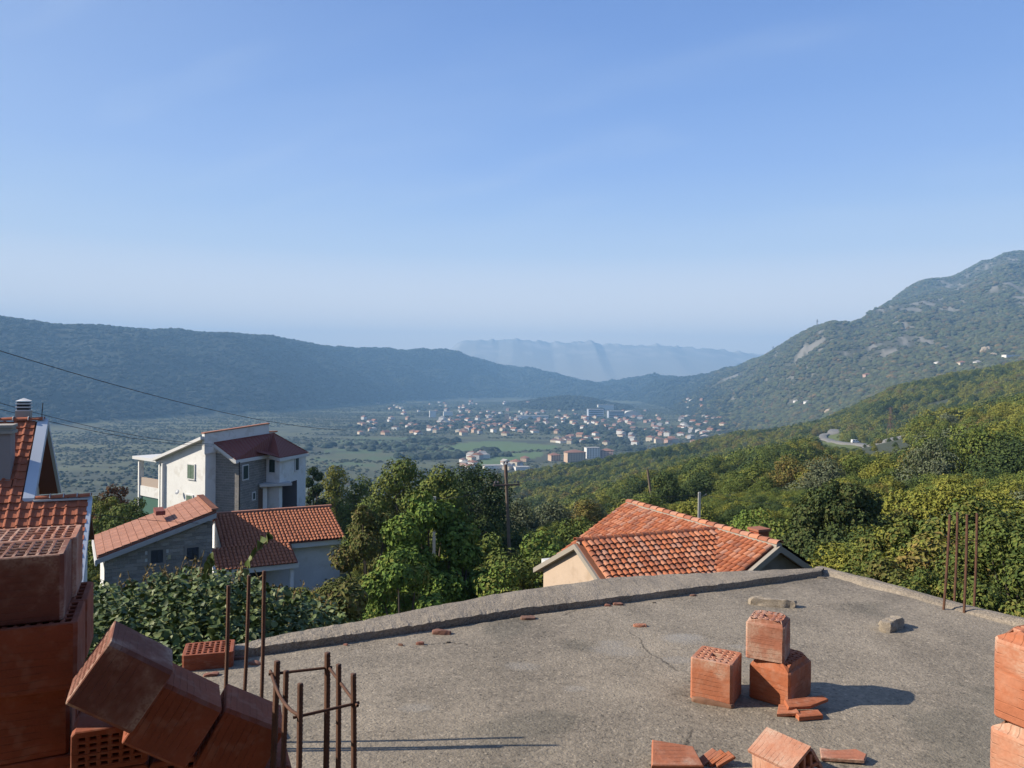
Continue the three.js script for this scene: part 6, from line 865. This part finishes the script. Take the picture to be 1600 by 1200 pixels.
{
  const R = rng(2024), wk = ['white', 'white', 'cream', 'cream', 'peach', 'white', 'pink', 'grey'], rk = ['orange', 'orange', 'brown', 'orange', 'pale'], placed = [];
  const zones = [[560, 860, 655, 681, 70, 'near edge of the town'], [690, 1010, 642, 668, 66, 'middle of the town'], [850, 1130, 652, 696, 84, 'near edge of the town'], [590, 845, 628, 648, 34, 'far end of the town'], [1020, 1130, 650, 690, 24, 'hillside end of the town'], [722, 822, 712, 738, 16, 'meadow edge'], [1068, 1112, 620, 640, 7, 'far hillside']];
  for (const [u0, u1, v0, v1, n, where] of zones) for (let k = 0; k < n; k++) {
    let p, tries = 0; do { const u = mix(u0, u1, R()), v = mix(v0, v1, R()); p = hitLand(u, v, 850); tries++; } while (tries < 30 && (!p || placed.some((q) => Math.hypot(q.x - p.x, q.z - p.z) < 11) || fields.some((f) => inPoly(f, p.x, p.z)))); if (!p) continue; placed.push(p);
    const wall = wk[Math.floor(R() * wk.length)], roof = rk[Math.floor(R() * rk.length)], hip = R() < 0.5, s = 0.8 + 0.7 * R(), tall = 4.4 + 4.2 * R() * R() + 1.2 * R();
    townHouse(p.x, p.y, p.z, 10 * s, tall, 9 * s * (0.8 + 0.5 * R()), wall, roof, hip, 0.5 + R() * 0.7 + (R() < 0.5 ? 1.57 : 0), `small ${wall} house with ${roof === 'pale' ? 'pale' : roof} ${hip ? 'hipped' : 'gabled'} roof at the ${where}`, `${wall} ${roof} ${hip ? 'hipped' : 'gabled'} houses at the ${where}`);
  }
  const at = (u, v) => hitLand(u, v, 850) ?? onLevel(u, v, VALLEY);
  let q = at(898, 722); townHouse(q.x, q.y, q.z, 30, 15, 14, 'peach', 'orange', true, 0.35, 'five-storey peach apartment block with orange roof beside the meadow', undefined, 5, 'apartment_block', 'building');
  q = at(925, 716); townHouse(q.x, q.y, q.z, 22, 17, 14, 'white', 'flat', false, 0.2, 'white flat-topped apartment block between the peach and pink blocks', undefined, 5, 'apartment_block', 'building');
  q = at(948, 716); townHouse(q.x, q.y, q.z, 20, 12, 13, 'pink', 'orange', true, -0.2, 'pinkish apartment block next to the white apartment block', undefined, 4, 'apartment_block', 'building');
  q = at(866, 720); townHouse(q.x, q.y, q.z, 16, 9, 12, 'peach', 'orange', true, 0.4, 'peach villa beside the peach apartment block', undefined, 3, 'apartment_block', 'building');
  q = at(832, 655); townHouse(q.x, q.y, q.z, 95, 11, 26, 'white', 'flat', false, 0.04, 'long low white warehouse in the town', undefined, 0, 'warehouse', 'building');
  q = at(752, 716); townHouse(q.x, q.y, q.z, 24, 6, 14, 'white', 'flat', false, 0.5, 'white shed beside the cypresses at the meadow', undefined, 0, 'warehouse', 'building');
  for (const [u, v, w, l] of [[770, 733, 26, 'white shed nearest the utility pole top'], [800, 729, 30, 'broad white shed below the meadow'], [815, 735, 20, 'small white shed below the meadow']]) { q = at(u, v); townHouse(q.x, q.y, q.z, w, 5, 14, 'white', 'flat', false, 0.25, l, undefined, 0, 'warehouse', 'building'); }
  const blue = std([0.40, 0.44, 0.50], 0.6);
  for (const [u, v, w, h, l] of [[930, 652, 50, 26, 'left block of the blue-grey complex at the head of the town'], [962, 653, 52, 22, 'right block of the blue-grey complex at the head of the town']]) { q = at(u, v); const o = thing('office_block', l, 'building', [q.x, q.y - 0.5, q.z], 0.1); part('facade', bodyGeo, blue, o).scale.set(w, h, 26); for (let f = 0; f < 4; f++) part('window_band', box(w * 0.94, 2.2, 0.4, 0, (f + 0.6) * h / 4.2, 13.2), glassDark, o); part('roof', box(w * 1.02, 1, 27, 0, h + 0.3, 0), roofMats.pale, o); }
  q = at(986, 652); { const o = thing('arched_hall', 'white hall with a curved roof beside the blue-grey complex', 'building', [q.x, q.y - 0.5, q.z], 0.2); part('wall', bodyGeo, wallMats.white, o).scale.set(56, 10, 30); part('roof', new THREE.CylinderGeometry(28, 28, 30, 20, 1, false, -Math.PI / 2, Math.PI).rotateX(-Math.PI / 2).scale(1, 0.42, 1).translate(0, 10, 0), std([0.6, 0.58, 0.5], 0.7, { side: THREE.DoubleSide }), o); }
  q = at(946, 640); townHouse(q.x, q.y, q.z, 60, 18, 20, 'white', 'flat', false, 0.1, 'white building terraced above the blue-grey complex', undefined, 0, 'warehouse', 'building');
  q = at(676, 652); townHouse(q.x, q.y, q.z, 20, 20, 16, 'white', 'flat', false, 0.2, 'white tower block at the left of the town', undefined, 0, 'apartment_block', 'building'); q = at(700, 650); townHouse(q.x, q.y, q.z, 30, 14, 16, 'white', 'flat', false, 0.2, 'white slab block right of the tower block', undefined, 0, 'apartment_block', 'building'); q = at(792, 656); townHouse(q.x, q.y, q.z, 13, 18, 13, 'peach', 'flat', false, 0, 'narrow ochre block left of the warehouse', undefined, 0, 'apartment_block', 'building');
  // houses on the right-hand mountainside
  for (const [u, v, w, h, wall, roof, l] of [[1503, 571, 16, 5, 'cream', 'orange', 'orange-roofed house on the mountainside right of the crag'], [1528, 569, 14, 4, 'white', 'pale', 'pale-roofed house between the orange-roofed and long white houses'], [1582, 562, 34, 8, 'white', 'flat', 'long white house high on the mountainside'], [1465, 571, 8, 5, 'white', 'pale', 'tiny white house left of the orange-roofed mountainside house'], [1262, 632, 14, 5, 'white', 'pale', 'white farm on the mountainside below the grey rocks'], [1245, 630, 12, 4, 'white', 'pale', 'second white farm building on the mountainside'], [1355, 590, 14, 6, 'pink', 'orange', 'reddish house among the scrub on the mountainside'], [1101, 681, 14, 7, 'white', 'orange', 'white villa at the foot of the wooded spur'], [1030, 692, 18, 8, 'cream', 'brown', 'cream villa above the wooded spur'], [1052, 692, 20, 8, 'cream', 'brown', 'wide cream villa above the wooded spur']]) { const p = hitLand(u, v, 830); if (p) townHouse(p.x, p.y, p.z, w, h, 11, wall, roof, true, 0.15, l, undefined, 0, 'hillside_house'); }
  // pale crag near the mountainside houses, and other outcrops
  const rockM = new THREE.MeshStandardMaterial({ map: rep(rawConcrete, 3), color: lin(1.5, 1.45, 1.35), roughness: 1 });
  for (const [u, v, w, h, l] of [[1540, 551, 20, 17, 'tall pale limestone crag above the mountainside houses'], [1553, 556, 14, 9, 'lower limestone crag beside the tall crag'], [1298, 645, 26, 10, 'pale rock slab on the ridge above the hairpin'], [1318, 636, 22, 8, 'upper pale rock slab above the hairpin'], [1240, 600, 8, 10, 'small pale cliff on the mountainside scrub']]) { const p = hitLand(u, v, 760); if (!p) continue; const g = new THREE.IcosahedronGeometry(1, 4), a = g.attributes.position; for (let k = 0; k < a.count; k++) { const x = a.getX(k), y = a.getY(k), z = a.getZ(k), n = 0.6 + 0.5 * vnoise(x * 2.3 + u, y * 3 + z * 2, 3) + 0.25 * vnoise(x * 7, y * 6 + z * 7, 5); a.setXYZ(k, x * n * w / 2, y * n * h * 0.7, z * n * w / 3); } g.computeVertexNormals(); top('rock_outcrop', g, rockM, l, 'rock').position.copy(p); }
}
renderer.render(scene, camera);
